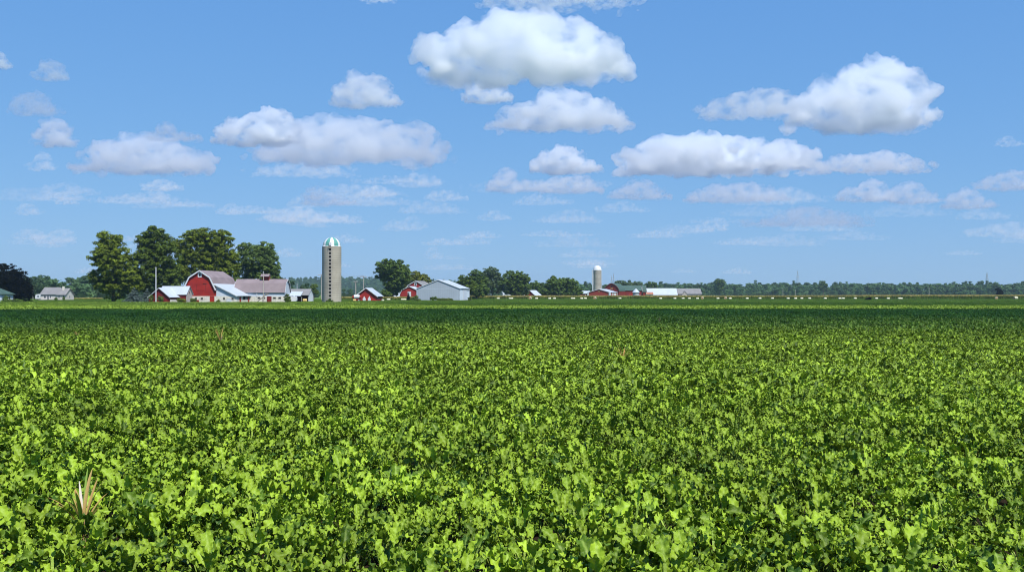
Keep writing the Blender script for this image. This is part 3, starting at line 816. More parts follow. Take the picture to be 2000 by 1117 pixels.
# ================================================================== houses, far left
hs = thing('farmhouse', 'beige single storey house with grey shingle roof at the edge of the left woods', 'house', (at(79.5, 420), 420, 0), -.03)
k = 420 / F
MB().prism([(0, 0), (0, 2.75), (4.0, 5.5), (8, 2.75), (8, 0)], 0, 31.5 * k, 'x').build('wall', M['beige'], hs)
MB().slab([(0, 2.75), (4.0, 5.5), (8, 2.75)], -.3, 31.6 * k, .12, .45, 'x').build('roof', M['grey_roof'], hs)
MB().prism([(-.4, 0), (-.4, 2.5), (3.4, 5.1), (7.2, 2.5), (7.2, 0)], 31.7 * k, 50 * k, 'x').build('garage_wall', M['beige'], hs)
MB().slab([(-.4, 2.5), (3.4, 5.1), (7.2, 2.5)], 31.65 * k, 51.2 * k, .12, .45, 'x').build('garage_roof', M['grey_roof'], hs)
MB().slab([(-.4, 2.5), (3.4, 5.1), (7.2, 2.5)], 51.25 * k, 51.6 * k, .3, .45, 'x', lift=-.15).build('rake_board', M['iron'], hs)
MB().box(38.5 * k, 41.5 * k, 2.0, 2.8, 4.0, 6.0).build('chimney', M['stone'], hs)
for a, b_ in ((7.0, 10.5), (18.5, 20.5)):
    opening('window', hs, a * k, b_ * k, 1.1, 2.0, 0, frame='white', w=.1)
opening('door', hs, 13.5 * k, 16.2 * k, 0, 2.05, 0, frame='white', pane='pane', w=.1)
for a in (36.5, 45.5):
    opening('window', hs, a * k, (a + 2.2) * k, 1.3, 2.2, -.4, frame='white', w=.08)
opening('window', hs, 3.0, 3.8, 1.2, 2.1, 50 * k, 'x', 1, frame='white', w=.08)
MB().box(1.5 * k, 21 * k, -2.6, -.1, 0, .45).build('deck', M['barn_board'], hs)

gh = thing('green_roofed_house', 'white house with dark green roof at the left edge, before the dark tree', 'house', (-161.7, 316, 0), 0)
Wd = 13.0
MB().box(-Wd, -.35, 0, 7.5, 0, 2.72).build('wall', M['white_siding'], gh)
r0, r1, zr, ze = -Wd - .5, .1, 5.45, 2.75
hip = MB().add([(r0, -.5, ze), (r1, -.5, ze), (r1, 8, ze), (r0, 8, ze), (r0, 3.75, zr), (-4.9, 3.75, zr), (r0, -.5, ze - .15), (r1, -.5, ze - .15), (r1, 8, ze - .15), (r0, 8, ze - .15)],
               [(0, 1, 5, 4), (1, 2, 5), (2, 3, 4, 5), (0, 4, 3), (0, 6, 7, 1), (1, 7, 8, 2), (2, 8, 9, 3), (3, 9, 6, 0), (9, 8, 7, 6)]).build('roof', M['green_roof'], gh)
fg = MB().prism([(-9.5, 0), (-9.5, 2.3), (-6.3, 3.9), (-3.4, 2.3), (-3.4, 0)], -2.5, -.01).build('porch_gable', M['white'], gh)
MB().slab([(-9.5, 2.3), (-6.4, 3.9), (-3.3, 2.3)], -2.8, -.01, .1, .3).build('porch_roof', M['green_roof'], fg)
for c in (-2.6, -1.2):
    opening('window', gh, c - .35, c + .35, 1.0, 2.0, 0, frame='white', w=.1)

for c in (1.6, 4.6):
    opening('window', gh, c, c + .9, 1.0, 2.0, -.35, 'x', 1, frame='white', w=.1)

# ================================================================== poles
def pole(label, px, d, ytop, r, mat='wood_pole', cross=None, group=None, name='utility_pole', cat='pole'):
    t = thing(name, label, cat, (at(px, d), d, 0), 0, group)
    H = zz(ytop, d)
    MB().tube((0, 0, 0), (0, 0, H), r, r * .75, n=10).build('shaft', M[mat], t)
    if cross:
        MB().box(-cross, cross, -r - .14, -r - .004, H - .35, H - .15).build('crossarm', M[mat], t)
        for c in (-.9, -.35, .35, .9):
            MB().tube((c * cross, -r - .07, H - .148), (c * cross, -r - .07, H + .1), .06, .04, n=6).build('insulator', M['pale_steel'], t)
    else:
        MB().tube((0, 0, H + .003), (0, 0, H + .2), r * .85, r * .3, n=10).build('cap', M['white'], t)
    return H
pole('tall slim white pole standing before the small dark red shed', 304.7, 286, 523, .16, 'white', name='yard_pole')
pole('grey wooden pole standing before the long pink roofed barn wing', 514.6, 303, 531.5, .17)
pole('utility pole with crossarm half hidden behind the left edge of the tall silo', 628, 430, 536, .18, cross=1.5)
pole('shorter utility pole rising behind the white tank wagon', 694.8, 440, 549, .22, cross=.9)
pole('taller utility pole with wide crossarm behind the red shed roof', 710, 450, 539.5, .20, cross=1.6)
pole('thin white mast on the ridge of the open machine shed', 580.3, 340, 554, .10, 'white', name='mast', cat='mast')
pole('thin pole beside the dark tree left of the beige house', 64.6, 430, 559, .12)
pole('pale thin pole before the far woods, left of the first lattice tower', 1529, 900, 562, .22, 'concrete_far')
pole('faint grey pole before the far woods, just below the first lattice tower', 1553.6, 900, 566, .20, 'concrete_far')
pole('pale slim pole before the far woods, left of the second lattice tower', 1814.4, 900, 561.5, .24, 'concrete_far')
pole('short grey post under the round tree left of the white shed roof', 756.5, 455, 571, .16, 'concrete_far', name='yard_post', cat='post')
# overhead wires between the crossarm poles
pl = thing('power_line', 'thin overhead wires strung between the utility poles on both sides of the tall silo', 'wires', (at(628, 430), 430, 0), 0)
ax_, bx_, cx_ = Vector((0, 0, zz(536, 430) + .12)), Vector((at(710, 450) - at(628, 430), 20, zz(539.5, 450) + .12)), Vector((at(840, 500) - at(628, 430), 70, 8.5))
for off in (-1.3, 0, 1.3):
    wmb = MB()
    for p_, q_ in ((ax_, bx_), (bx_, cx_)):
        pts_ = [p_.lerp(q_, t) + Vector((0, off, -.55 * 4 * t * (1 - t))) for t in np.linspace(0, 1, 9)]
        for u_, v_ in zip(pts_[:-1], pts_[1:]): wmb.tube(u_, v_, .035, n=5, cap=False)
    wmb.build('wire', M['steel'], pl, fix=False)
# grain elevator leaning against the wing
ge_ = thing('grain_elevator', 'thin dark slanted grain elevator leaning against the barn wing by the pole', 'elevator', (at(500.5, 300), 300, 0), 0)
x2, z2 = at(518, 300) - at(500.5, 300), zz(575.5, 300)
MB().tube((0, 0, .1), (x2, .6, z2), .12, n=8).build('tube', M['iron'], ge_)
MB().tube((x2 - .1, .6, z2 - .05), (x2 + .9, .6, z2 + .25), .2, n=10).build('head', M['iron'], ge_)
MB().tube((x2 * .6, .4, z2 * .6), (x2 * .75, .2, 0), .07, n=6).build('prop', M['iron'], ge_)

# ================================================================== lattice towers
def pylon(label, px, d, ytop, group='lattice towers beyond the far woods', sc=1.0):
    t = thing('lattice_tower', label, 'lattice tower', (at(px, d), d, 0), .5, group)
    H = zz(ytop, d); b = 4.2 * sc; tp = 1.5 * sc
    def hw(z): return b + (tp - b) * min(1, z / (H * .72)) if z < H * .72 else tp * (1 - .85 * (z - H * .72) / (H * .28))
    legs, br = MB(), MB()
    zs = np.linspace(0, H, 13)
    for sx, sy in ((-1, -1), (1, -1), (1, 1), (-1, 1)):
        for z0, z1 in zip(zs[:-1], zs[1:]):
            legs.tube((sx * hw(z0), sy * hw(z0), z0), (sx * hw(z1), sy * hw(z1), z1), .17 * sc, n=4)
    for i, (z0, z1) in enumerate(zip(zs[:-1], zs[1:])):
        for (ax, ay), (bx_, by_) in (((-1, -1), (1, -1)), ((1, -1), (1, 1)), ((1, 1), (-1, 1)), ((-1, 1), (-1, -1))):
            br.tube((ax * hw(z0), ay * hw(z0), z0), (bx_ * hw(z1), by_ * hw(z1), z1), .10 * sc, n=4)
            br.tube((bx_ * hw(z0), by_ * hw(z0), z0), (ax * hw(z1), ay * hw(z1), z1), .10 * sc, n=4)
    legs.build('frame', M['steel'], t); br.build('bracing', M['steel'], t)
    for z, wd in ((H * .74, 4.2), (H * .84, 3.6), (H * .93, 2.8)):
        MB().add([(-wd * sc, 0, z + .5), (0, -.6, z), (wd * sc, 0, z + .5), (0, .6, z), (0, 0, z + 1.1)], [(0, 1, 4), (1, 2, 4), (2, 3, 4), (3, 0, 4), (0, 3, 1), (1, 3, 2)]).build('crossarm', M['steel'], t)
pylon('lattice power tower sharp above the middle of the far right woods', 1557.8, 2100, 529)
pylon('faint lattice power tower above the woods near the right edge', 1927.5, 2250, 532.5, sc=1.25)
pylon('thin distant lattice tower just right of the slim far silo', 1198.3, 2500, 534, sc=.95)
pylon('shorter thin tower between the far silo and its taller twin', 1194.2, 2600, 539, sc=.8)

# ================================================================== tanks, wagons, trailer, machine
tk = thing('milk_tank', 'boxy white tank standing in front of the open machine shed', 'tank', (at(573, 318), 318, 0), .05)
MB().prism([(-1.0, .45), (-1.15, .8), (-1.15, 1.7), (-.85, 2.0), (.85, 1.9), (1.15, 1.6), (1.15, .7), (1.0, .45)], -.9, .9).build('vessel', M['white'], tk)
for c in (-.8, .8):
    MB().box(c - .12, c + .12, -.7, .7, 0, .447).build('leg', M['iron'], tk)
MB().tube((.2, 0, 1.9), (.2, 0, 2.2), .2, n=10).build('lid', M['pale_steel'], tk)

tw = thing('tank_wagon', 'white drum wagon with rusty red ends beside the left wall of the red shed', 'wagon', (at(697, 362), 362, 0), .05)
MB().tube((-1.0, 0, 1.72), (1.0, 0, 1.72), .72, n=20).build('drum', M['white'], tw)
for sx in (-1, 1):
    MB().tube((sx * 1.003, 0, 1.62), (sx * 1.55, 0, 1.5), .70, .52, n=18).build('end_cap', M['red'], tw)
MB().box(-1.3, 1.3, -.4, .4, .72, .95).build('chassis', M['red_dark'], tw)
for sx in (-.8, .8):
    for yy in (-.55, .55):
        wl = MB().tube((sx, yy - .12, .48), (sx, yy + .12, .48), .48, n=16).build('wheel', M['rubber'], tw)
        MB().tube((sx, yy - .13, .48), (sx, yy + .13, .48), .2, n=10).build('rim', M['white'], wl)

ct = thing('camper_trailer', 'white camper trailer parked left of the beige house', 'trailer', (at(73.5, 432), 432, 0), 0)
MB().prism([(-1.0, .7), (-1.1, 1.6), (-.75, 2.6), (.6, 2.75), (1.1, 2.3), (1.15, .7)], 0, 4.6).build('body', M['white'], ct)
opening('window', ct, -.05, .6, 1.5, 2.05, 0, frame='pale_steel', w=.06)
for sx in (-.95, .95):
    MB().tube((sx - .12, 2.2, .35), (sx + .12, 2.2, .35), .35, n=14).build('wheel', M['rubber'], ct)
MB().box(-1.05, 1.1, .02, 4.55, .5, .695).build('chassis', M['iron'], ct)

wm = thing('grain_wagon', 'white farm machine with raised chute and post, parked before the trees behind the corn', 'farm machine', (at(990, 612), 612, 0), 0)
MB().prism([(-2.6, .6), (-2.6, 2.2), (-2.3, 3.0), (-1.5, 2.9), (-.9, 2.3), (1.4, 2.4), (2.3, 2.6), (2.6, 1.9), (2.8, .6)], 0, 2.2).build('body', M['white'], wm)
MB().prism([(-2.6, 3.0), (-2.9, 4.9), (-2.55, 4.95), (-1.5, 3.1)], .5, 1.6).build('chute', M['pale_steel'], wm)
MB().prism([(.55, 2.4), (.85, 3.6), (.6, 4.8), (.95, 5.0), (1.45, 4.0), (1.2, 2.4)], .6, 1.3).build('mast', M['white'], wm)
panel('window', wm, -.4, .7, 1.75, 2.15, 0, 'pane')
panel('hatch', wm, -1.7, -1.0, 1.9, 2.4, 0, 'steel')
for sx in (-.75, 1.6):
    MB().tube((sx, -.15, .55), (sx, .2, .55), .5, n=16).build('wheel', M['rubber'], wm)

ft = thing('fuel_tank', 'small white tank lying beside the grain bin of the far farm', 'tank', (at(1247.5, 606), 606, 0), 0)
MB().tube((-1.05, 0, 1.5), (1.05, 0, 1.6), .5, n=16).build('vessel', M['white'], ft)
for sx in (-.7, .7):
    MB().box(sx - .1, sx + .1, -.35, .35, 0, 1.1).build('leg', M['iron'], ft)

# ================================================================== bales
def bale_mesh(nm, mats, Lb, R):
    mb = MB().lathe([(0.02, -Lb / 2), (R * .93, -Lb / 2), (R, -Lb / 2 + .12), (R * 1.015, 0), (R, Lb / 2 - .12), (R * .93, Lb / 2), (0.02, Lb / 2)], 22)
    me = bpy.data.meshes.new(nm); me.from_pydata([(z, x, y) for x, y, z in mb.v], [], mb.f)
    bm = bmesh.new(); bm.from_mesh(me); bmesh.ops.recalc_face_normals(bm, faces=bm.faces); bm.to_mesh(me); bm.free()
    for m_ in mats: me.materials.append(m_)
    me.polygons.foreach_set('use_smooth', [True] * len(me.polygons))
    return me
row = 'wrapped hay bales in the long row along the corn'
white_me = bale_mesh('hay_bale', [M['wrap']], 1.4, .52)
long_me = bale_mesh('hay_bale', [M['wrap']], 2.2, .52)
end_me = bale_mesh('hay_bale', [M['wrap']], 1.3, .72)
straw_me = bale_mesh('hay_bale', [M['straw']], 1.25, .62)
def bale(me, px, d, label, group=None, rz=0.0, R=.8, caps=None, sink=0.0):
    o = bpy.data.objects.new('hay_bale', me); ROOTC.objects.link(o)
    o.location = (at(px, d), d, R - .04); o.rotation_euler = (0, 0, rz)
    tag(o, label, 'hay bale', group)
    if caps:
        MB().tube((-1.3 / 2 - .03, 0, 0), (-1.3 / 2 + .02, 0, 0), .65, n=18).build('hay_face', M['hay_end'], o)
    return o
WL = 'white wrapped hay bale lying side-on in the long row along the corn'
for px in (973, 1048, 1073.5, 1083, 1136, 1143, 1210.7, 1290, 1318, 1334, 1346, 1362, 1402, 1426, 1459, 1484, 1508.5, 1539, 1553.6, 1565.6, 1581, 1611.5, 1640, 1646.5, 1670, 1711.5, 1734.5):
    d = 508 + random.uniform(-3, 6)
    bale(white_me, px, d, WL, row, random.uniform(-.12, .12), random.uniform(.44, .56))
LL = 'long double white wrapped hay bale lying in the row along the corn'
for px in (998, 1119, 1758):
    bale(long_me, px, 506, LL, row, random.uniform(-.05, .05), .5)
for px, lb in ((1035.5, 'hay bale showing its tan round end, in line with the small red hut'),
               (1162, 'hay bale showing its brown round end, below the slim far silo'),
               (1371.6, 'hay bale showing its brown round end, below the grey plank barn'),
               (1417, 'hay bale showing its tan round end, right of the tall tree in the far woods'),
               (1946, 'hay bale showing its tan round end, near the right edge below the dark tree')):
    bale(end_me, px, 506, lb, row, 1.25, .70, caps=True)
bale(end_me, 1983, 496, 'larger white wrapped hay bale with brown end at the far right of the row', row, .35, .80, caps=True).scale = (1.5, 1.15, 1.15)
bale(straw_me, 595.5, 326, 'golden straw bale in front of the open machine shed', None, .1, .62)
bale(straw_me, 692.3, 352, 'pale bale on the grass beneath the white drum wagon', None, .2, .5).scale = (.8, .8, .8)
bale(white_me, 759, 408, 'white bale on the grass between the red shed and the small dark conifer', None, 0, .5)
bale(long_me, 788.5, 408, 'long white bale just left of the small dark conifer', None, 0, .5).scale = (1.0, .9, .9)
bale(white_me, 747.6, 366, 'tiny white bale at the right corner of the red shed', None, .9, .4).scale = (.6, .8, .9)

# ================================================================== trees
def leaf_cloud(rng, centers, radii, n_per, size, flat=.6, droop=0.0):
    """leaf-sized kite faces scattered round clump centres"""
    n = len(centers)
    C = np.repeat(centers, n_per, 0); R = np.repeat(radii, n_per)[:, None]
    d = rng.normal(0, 1, (n * n_per, 3)); d /= np.linalg.norm(d, axis=1, keepdims=True)
    rad = rng.random((n * n_per, 1)) ** .5
    P = C + d * rad * R * np.array([1, 1, flat])
    P[:, 2] -= droop * (rad[:, 0] ** 2) * R[:, 0]
    nr = d * .8 + rng.normal(0, .38, d.shape) + np.array([0, 0, .5]); nr /= np.linalg.norm(nr, axis=1, keepdims=True)
    t = np.cross(nr, rng.normal(0, 1, nr.shape)); t /= np.linalg.norm(t, axis=1, keepdims=True)
    b = np.cross(nr, t)
    s = size * rng.uniform(.6, 1.35, (len(P), 1))
    q = np.stack([P - t * s, P - b * s * .55 + nr * s * .12, P + t * s, P + b * s * .55 + nr * s * .12], 1).reshape(-1, 3)
    F_ = np.arange(len(q)).reshape(-1, 4)
    clump_t = np.repeat(rng.random(n), n_per)
    tint = np.clip(.55 * clump_t + .45 * rng.random(len(P)), 0, 1)
    return q, F_, np.repeat(tint, 4)


def crown_clumps(rng, lobes, spacing, inner=.25):
    """clump centres spread through the outer part of each lobe (cx, cy, cz, rx, ry, rz)"""
    out, rad = [], []
    for cx, cy_, cz, rx, ry, rz in lobes:
        area = 4 * math.pi * ((rx * ry) ** 1.6 / 3 + (rx * rz) ** 1.6 / 3 + (ry * rz) ** 1.6 / 3) ** (1 / 1.6)
        n = max(6, int(area / (spacing * spacing) * 1.5))
        d = rng.normal(0, 1, (n, 3)); d /= np.linalg.norm(d, axis=1, keepdims=True)
        r_ = rng.uniform(.70, 1.06, (n, 1)); k = rng.random((n, 1)) < inner; r_ = np.where(k, rng.uniform(.25, .7, (n, 1)), r_)
        p = np.array([cx, cy_, cz]) + d * r_ * np.array([rx, ry, rz])
        out.append(p); rad.append(spacing * rng.uniform(.42, .85, n))
    P = np.concatenate(out); R = np.concatenate(rad)
    keep = P[:, 2] > .3
    return P[keep], R[keep]


def limb_skeleton(rng, lobes, base_r, trunk_top, lean=(0, 0)):
    """tapered trunk, then limbs bending out to every lobe and twigs within it"""
    mb = MB()
    pts = [(0, 0, -.1), (lean[0] * .3 + rng.normal(0, .1), rng.normal(0, .1), trunk_top * .5), (lean[0], lean[1], trunk_top)]
    mb.tube(pts[0], pts[1], base_r * 1.25, base_r * .9, 9, cap=False); mb.tube(pts[1], pts[2], base_r * .9, base_r * .75, 9, cap=False)
    for (cx, cy_, cz, rx, ry, rz) in lobes:
        a = Vector(pts[2]); c = Vector((cx, cy_, cz - rz * .15))
        m = a.lerp(c, .5) + Vector((rng.normal(0, .3), rng.normal(0, .3), -.1 * (c - a).length))
        mb.tube(a, m, base_r * .6, base_r * .42, 7, cap=False); mb.tube(m, c, base_r * .42, base_r * .22, 7, cap=False)
        for k in range(7):
            d = Vector(rng.normal(0, 1, 3)); d.normalize()
            e = Vector((cx + d.x * rx * .8, cy_ + d.y * ry * .8, cz + abs(d.z) * rz * .8 * (1 if k % 3 else -.4)))
            s_ = a.lerp(c, .6 + .4 * rng.random()) if k % 2 else c
            mb.tube(s_, e, base_r * .18, base_r * .05, 5, cap=False)
    return mb


def tree(name, label, px, d, lobes_px, mat, leaf=.30, spacing=1.5, n_per=34, trunk_r=.42, trunk_top=None, base_py=None, flat=.6, group=None, cat='tree', seed=0, depth=.85, bark='bark', droop=.15, inner=.25):
    rng = np.random.default_rng(1000 + seed)
    k = d / F
    x0 = at(px, d)
    lobes = []
    for i, (cx, cyy, rx, rz) in enumerate(lobes_px):
        lobes.append((at(cx, d) - x0, rng.uniform(-.35, .35) * rx * k, zz(cyy, d), rx * k, rx * k * depth, rz * k))
    zmin = min(l[2] - l[5] for l in lobes); zmax = max(l[2] + l[5] for l in lobes)
    root = thing(name, label, cat, (x0, d, 0), 0, group)
    tt = trunk_top if trunk_top else max(1.2, zmin + .25 * (zmax - zmin))
    limb_skeleton(rng, lobes, trunk_r, tt).build('trunk', M[bark], root, smooth=True, fix=False)
    C, R = crown_clumps(rng, lobes, spacing, inner)
    V, Fc, T = leaf_cloud(rng, C, R, n_per, leaf, flat, droop)
    V[:, 2] = np.maximum(V[:, 2], .02 + rng.random(len(V)) * .1)
    link_mesh('crown', np_mesh('crown', V, Fc, {'tint': T}, mat=mat), root)
    return root


def conifer(name, label, px, d, height, radius, mat, seed=0, layers=11, cat='tree', group=None, trunk_r=.22):
    """cone of drooping branch layers"""
    rng = np.random.default_rng(3000 + seed)
    root = thing(name, label, cat, (at(px, d), d, 0), 0, group)
    MB().tube((0, 0, -.1), (0, 0, height * .96), trunk_r, .03, 8, cap=False).build('trunk', M['bark'], root, fix=False)
    C, R = [], []
    for i in range(layers):
        f = i / (layers - 1)
        rr = radius * (1 - f) ** .85 + .15
        nb = max(5, int(13 * (1 - f) + 4))
        for j in range(nb):
            a = rng.uniform(0, 6.28); L_ = rr * rng.uniform(.75, 1.1)
            ns = max(2, int(L_ / .5))
            for s_ in range(ns):
                q = (s_ + .6) / ns
                C.append((math.cos(a) * L_ * q, math.sin(a) * L_ * q, .35 + f * height * .93 - .20 * L_ * q * q + rng.normal(0, .05)))
                R.append(.42 * (1.1 - .4 * q) * (.6 + .5 * (1 - f)))
    V, Fc, T = leaf_cloud(rng, np.array(C), np.array(R), 16, .17, .32, .25)
    link_mesh('crown', np_mesh('crown', V, Fc, {'tint': T}, mat=mat), root)
    return root


F_OLIVE = leaf_mat('olive_foliage', (0.022, 0.038, 0.005), (0.205, 0.275, 0.022), transl=.12, rough=.6, spec=.12, vary=.05)
F_DARK = leaf_mat('dark_green_foliage', (0.014, 0.028, 0.006), (0.135, 0.205, 0.022), transl=.12, rough=.6, spec=.12, vary=.05)
F_MID = leaf_mat('mid_green_foliage', (0.016, 0.038, 0.008), (0.135, 0.215, 0.036), transl=.12, rough=.6, spec=.12, vary=.05)
F_FRESH = leaf_mat('fresh_green_foliage', (0.026, 0.055, 0.014), (0.165, 0.250, 0.055), transl=.15, rough=.6, spec=.12, vary=.05)
F_LIGHT = leaf_mat('grey_green_foliage', (0.040, 0.075, 0.030), (0.11, 0.16, 0.065), transl=.12, rough=.6, spec=.12, vary=.05)
F_BLACK = leaf_mat('purple_black_foliage', (0.003, 0.0035, 0.003), (0.009, 0.010, 0.007), transl=.05, rough=.8, spec=.03, vary=.05)
F_SPRUCE = leaf_mat('blue_spruce_needles', (0.018, 0.035, 0.030), (0.14, 0.19, 0.18), transl=.08, rough=.6, spec=.25, vary=.05)
F_YELLOW = leaf_mat('yellow_green_foliage', (0.07, 0.10, 0.012), (0.19, 0.21, 0.028), transl=.12, rough=.6, spec=.12, vary=.05)
F_WEED = leaf_mat('roadside_weeds', (0.07, 0.12, 0.015), (0.17, 0.21, 0.05), transl=.3, rough=.6, spec=.2, vary=.1)
F_RUST = leaf_mat('rusty_weeds', (0.10, 0.06, 0.02), (0.20, 0.15, 0.05), transl=.3, rough=.6, spec=.2, vary=.1)

# the left grove
tree('maple_tree', 'tall olive green tree at the left end of the grove, right of the beige house', 222, 320,
     [(213, 473, 25, 24), (205, 500, 25, 24), (226, 512, 32, 34), (198, 544, 22, 26), (250, 525, 20, 36), (262, 552, 17, 24), (222, 556, 32, 27), (184, 541, 9, 12)], F_OLIVE, leaf=.32, spacing=1.65, n_per=46, trunk_r=.5, seed=1)
tree('maple_tree', 'dark tree with the highest top, second from the left in the grove', 308, 332,
     [(302, 452, 17, 11), (283, 470, 17, 17), (306, 478, 30, 24), (287, 505, 26, 26), (325, 508, 28, 34), (298, 542, 36, 32), (335, 545, 22, 32), (275, 548, 16, 20)], F_DARK, leaf=.32, spacing=1.65, n_per=46, trunk_r=.55, seed=2)
tree('ash_tree', 'narrow paler tree squeezed between the two biggest trees of the grove', 352, 350,
     [(350, 478, 13, 14), (357, 500, 15, 22), (352, 528, 14, 22)], F_OLIVE, leaf=.30, spacing=1.5, n_per=42, trunk_r=.35, seed=3)
tree('maple_tree', 'broad round crowned tree rising directly behind the red gambrel barn', 410, 346,
     [(376, 466, 20, 17), (406, 463, 24, 17), (436, 468, 20, 19), (388, 493, 33, 27), (428, 497, 32, 28), (452, 505, 14, 20), (380, 528, 26, 30), (415, 530, 34, 30), (446, 532, 20, 24)], F_OLIVE, leaf=.32, spacing=1.7, n_per=46, trunk_r=.6, seed=4)
tree('cottonwood_tree', 'lighter green tree behind the long barn wing, rightmost of the grove', 504, 358,
     [(484, 488, 18, 15), (514, 488, 20, 15), (495, 510, 28, 26), (526, 512, 18, 26), (478, 535, 22, 28), (512, 538, 28, 26), (538, 538, 11, 24)], F_FRESH, leaf=.32, spacing=1.6, n_per=38, trunk_r=.5, seed=5)
tree('smoke_tree', 'almost black bushy tree at the far left edge behind the green roofed house', 28, 340,
     [(12, 540, 27, 25), (34, 550, 24, 24), (46, 566, 18, 20), (15, 567, 30, 24), (55, 575, 9, 14), (-12, 560, 24, 36)], F_BLACK, leaf=.24, spacing=1.2, n_per=44, trunk_r=.4, seed=6, inner=.4)
conifer('spruce_tree', 'low wide blue spruce with drooping layers at the foot of the grove', 262, 304, 4.6, 4.0, F_SPRUCE, 1, 10)
conifer('spruce_tree', 'second low blue spruce, tucked behind the slim white pole', 288, 308, 4.2, 3.4, F_SPRUCE, 2, 9)

# middle farm
tree('oak_tree', 'round dark green tree leaning left behind the red shed, middle of the view', 767, 455,
     [(757, 521, 22, 15), (775, 526, 22, 18), (751, 534, 18, 14), (788, 540, 15, 18), (772, 548, 22, 20), (765, 565, 14, 14)], F_MID, leaf=.34, spacing=1.6, n_per=46, trunk_r=.55, seed=7)
tree('young_maple', 'yellowish green tree behind the arched window barn, larger of two', 812, 520,
     [(805, 542, 18, 13), (818, 545, 14, 13), (806, 560, 20, 16)], F_YELLOW, leaf=.34, spacing=1.5, n_per=40, trunk_r=.3, seed=8)
tree('young_maple', 'small yellowish tree just left of the grey pole barn roof', 831, 525,
     [(829, 546, 10, 11), (834, 556, 10, 13)], F_YELLOW, leaf=.34, spacing=1.4, n_per=40, trunk_r=.25, seed=9)
tree('maple_tree', 'dark rounded tree at the right corner of the grey pole barn', 912, 500,
     [(908, 548, 13, 11), (915, 562, 20, 14)], F_DARK, leaf=.34, spacing=1.5, n_per=40, trunk_r=.35, seed=10)
tree('maple_tree', 'green tree with a pointed top right of the grey pole barn', 931, 510,
     [(929, 537, 13, 11), (936, 550, 18, 13), (932, 566, 24, 13)], F_MID, leaf=.34, spacing=1.5, n_per=42, trunk_r=.4, seed=11)
tree('willow_tree', 'pale airy willow between two darker trees, left of the white farm machine', 962, 570,
     [(957, 532, 14, 11), (968, 538, 12, 14), (950, 545, 10, 14), (963, 555, 20, 18)], F_LIGHT, leaf=.36, spacing=1.6, n_per=28, trunk_r=.35, seed=12)
tree('maple_tree', 'big rounded green tree behind the white farm machine', 1006, 560,
     [(1000, 541, 19, 13), (1016, 545, 16, 14), (992, 557, 18, 15), (1012, 562, 24, 16), (1030, 545, 5, 8)], F_MID, leaf=.36, spacing=1.6, n_per=42, trunk_r=.5, seed=13)
tree('bushy_tree', 'broad dark bushy tree between the red hut and the red steel barn', 1096, 575,
     [(1085, 556, 20, 13), (1108, 556, 20, 13), (1090, 569, 28, 12), (1118, 569, 20, 12), (1081, 545, 5, 7), (1066, 570, 12, 10)], F_MID, leaf=.36, spacing=1.5, n_per=46, trunk_r=.5, seed=14)
tree('hedge_tree', 'low rounded tree directly behind the red hut roof', 1048, 630,
     [(1044, 561, 15, 10), (1058, 563, 14, 10), (1047, 571, 22, 8)], F_MID, leaf=.36, spacing=1.5, n_per=36, trunk_r=.3, seed=15)
conifer('spruce_tree', 'dark spruce at the foot of the pale willow', 955, 530, 6.6, 3.0, F_SPRUCE, 3, 10)
tree('shrub', 'light green shrub just right of the white farm machine', 1008, 602, [(1006, 573, 8, 7), (1012, 576, 6, 5)], F_WEED, leaf=.25, spacing=.9, n_per=30, trunk_r=.12, cat='shrub', seed=16)
conifer('small_conifer', 'tiny dark conifer in front of the small red barn', 797.6, 404, 2.9, .8, F_BLACK, 4, 7, cat='conifer', trunk_r=.08)
tree('round_tree', 'small dark round tree behind the white gable of the machine shed', 613.5, 520, [(613, 562, 7, 7), (615, 570, 6, 6)], F_DARK, leaf=.3, spacing=1.2, n_per=40, trunk_r=.25, seed=17)
tree('shrub', 'small green bush under the round tree, left of the white shed roof', 754, 440, [(751, 571, 6, 6), (757, 575, 7, 5)], F_MID, leaf=.25, spacing=1.0, n_per=30, trunk_r=.12, cat='shrub', seed=18)

# trees that stand out from the right woods
tree('round_tree', 'light green domed tree above the round roofed barn', 1216, 860, [(1213, 557, 14, 9), (1224, 560, 10, 8), (1216, 569, 16, 7)], F_LIGHT, leaf=.5, spacing=1.9, n_per=34, trunk_r=.4, seed=20)
tree('round_tree', 'pale domed tree above the middle of the green roof', 1238, 880, [(1236, 557, 12, 7), (1246, 558, 9, 7), (1240, 567, 16, 8)], F_LIGHT, leaf=.5, spacing=1.9, n_per=34, trunk_r=.4, seed=21)
tree('round_tree', 'darker domed tree above the left end of the long white shed', 1272, 870, [(1271, 558, 13, 8), (1264, 562, 8, 7), (1276, 568, 14, 8)], F_MID, leaf=.5, spacing=1.9, n_per=34, trunk_r=.4, seed=22)
tree('tall_tree', 'tall tree standing clear of the far woods, right of the grey plank barn', 1405, 1130, [(1404, 551, 9, 7), (1411, 552, 6, 6), (1404, 563, 9, 9)], F_MID, leaf=.6, spacing=2.2, n_per=36, trunk_r=.45, seed=23)
tree('ragged_tree', 'ragged pointed tree poking above the far woods right of the lattice tower', 1608, 1190, [(1608, 551.5, 4, 3), (1605, 555, 4, 3), (1612, 556, 4, 3), (1608, 562, 8, 7)], F_MID, leaf=.6, spacing=1.8, n_per=30, trunk_r=.4, seed=24)
tree('dark_tree', 'near black lone tree before the far woods close to the right edge', 1952, 640, [(1950, 566, 4.5, 4), (1953.5, 570, 5, 5), (1951, 574, 5, 4)], F_BLACK, leaf=.3, spacing=1.1, n_per=40, trunk_r=.25, seed=25, inner=.4)
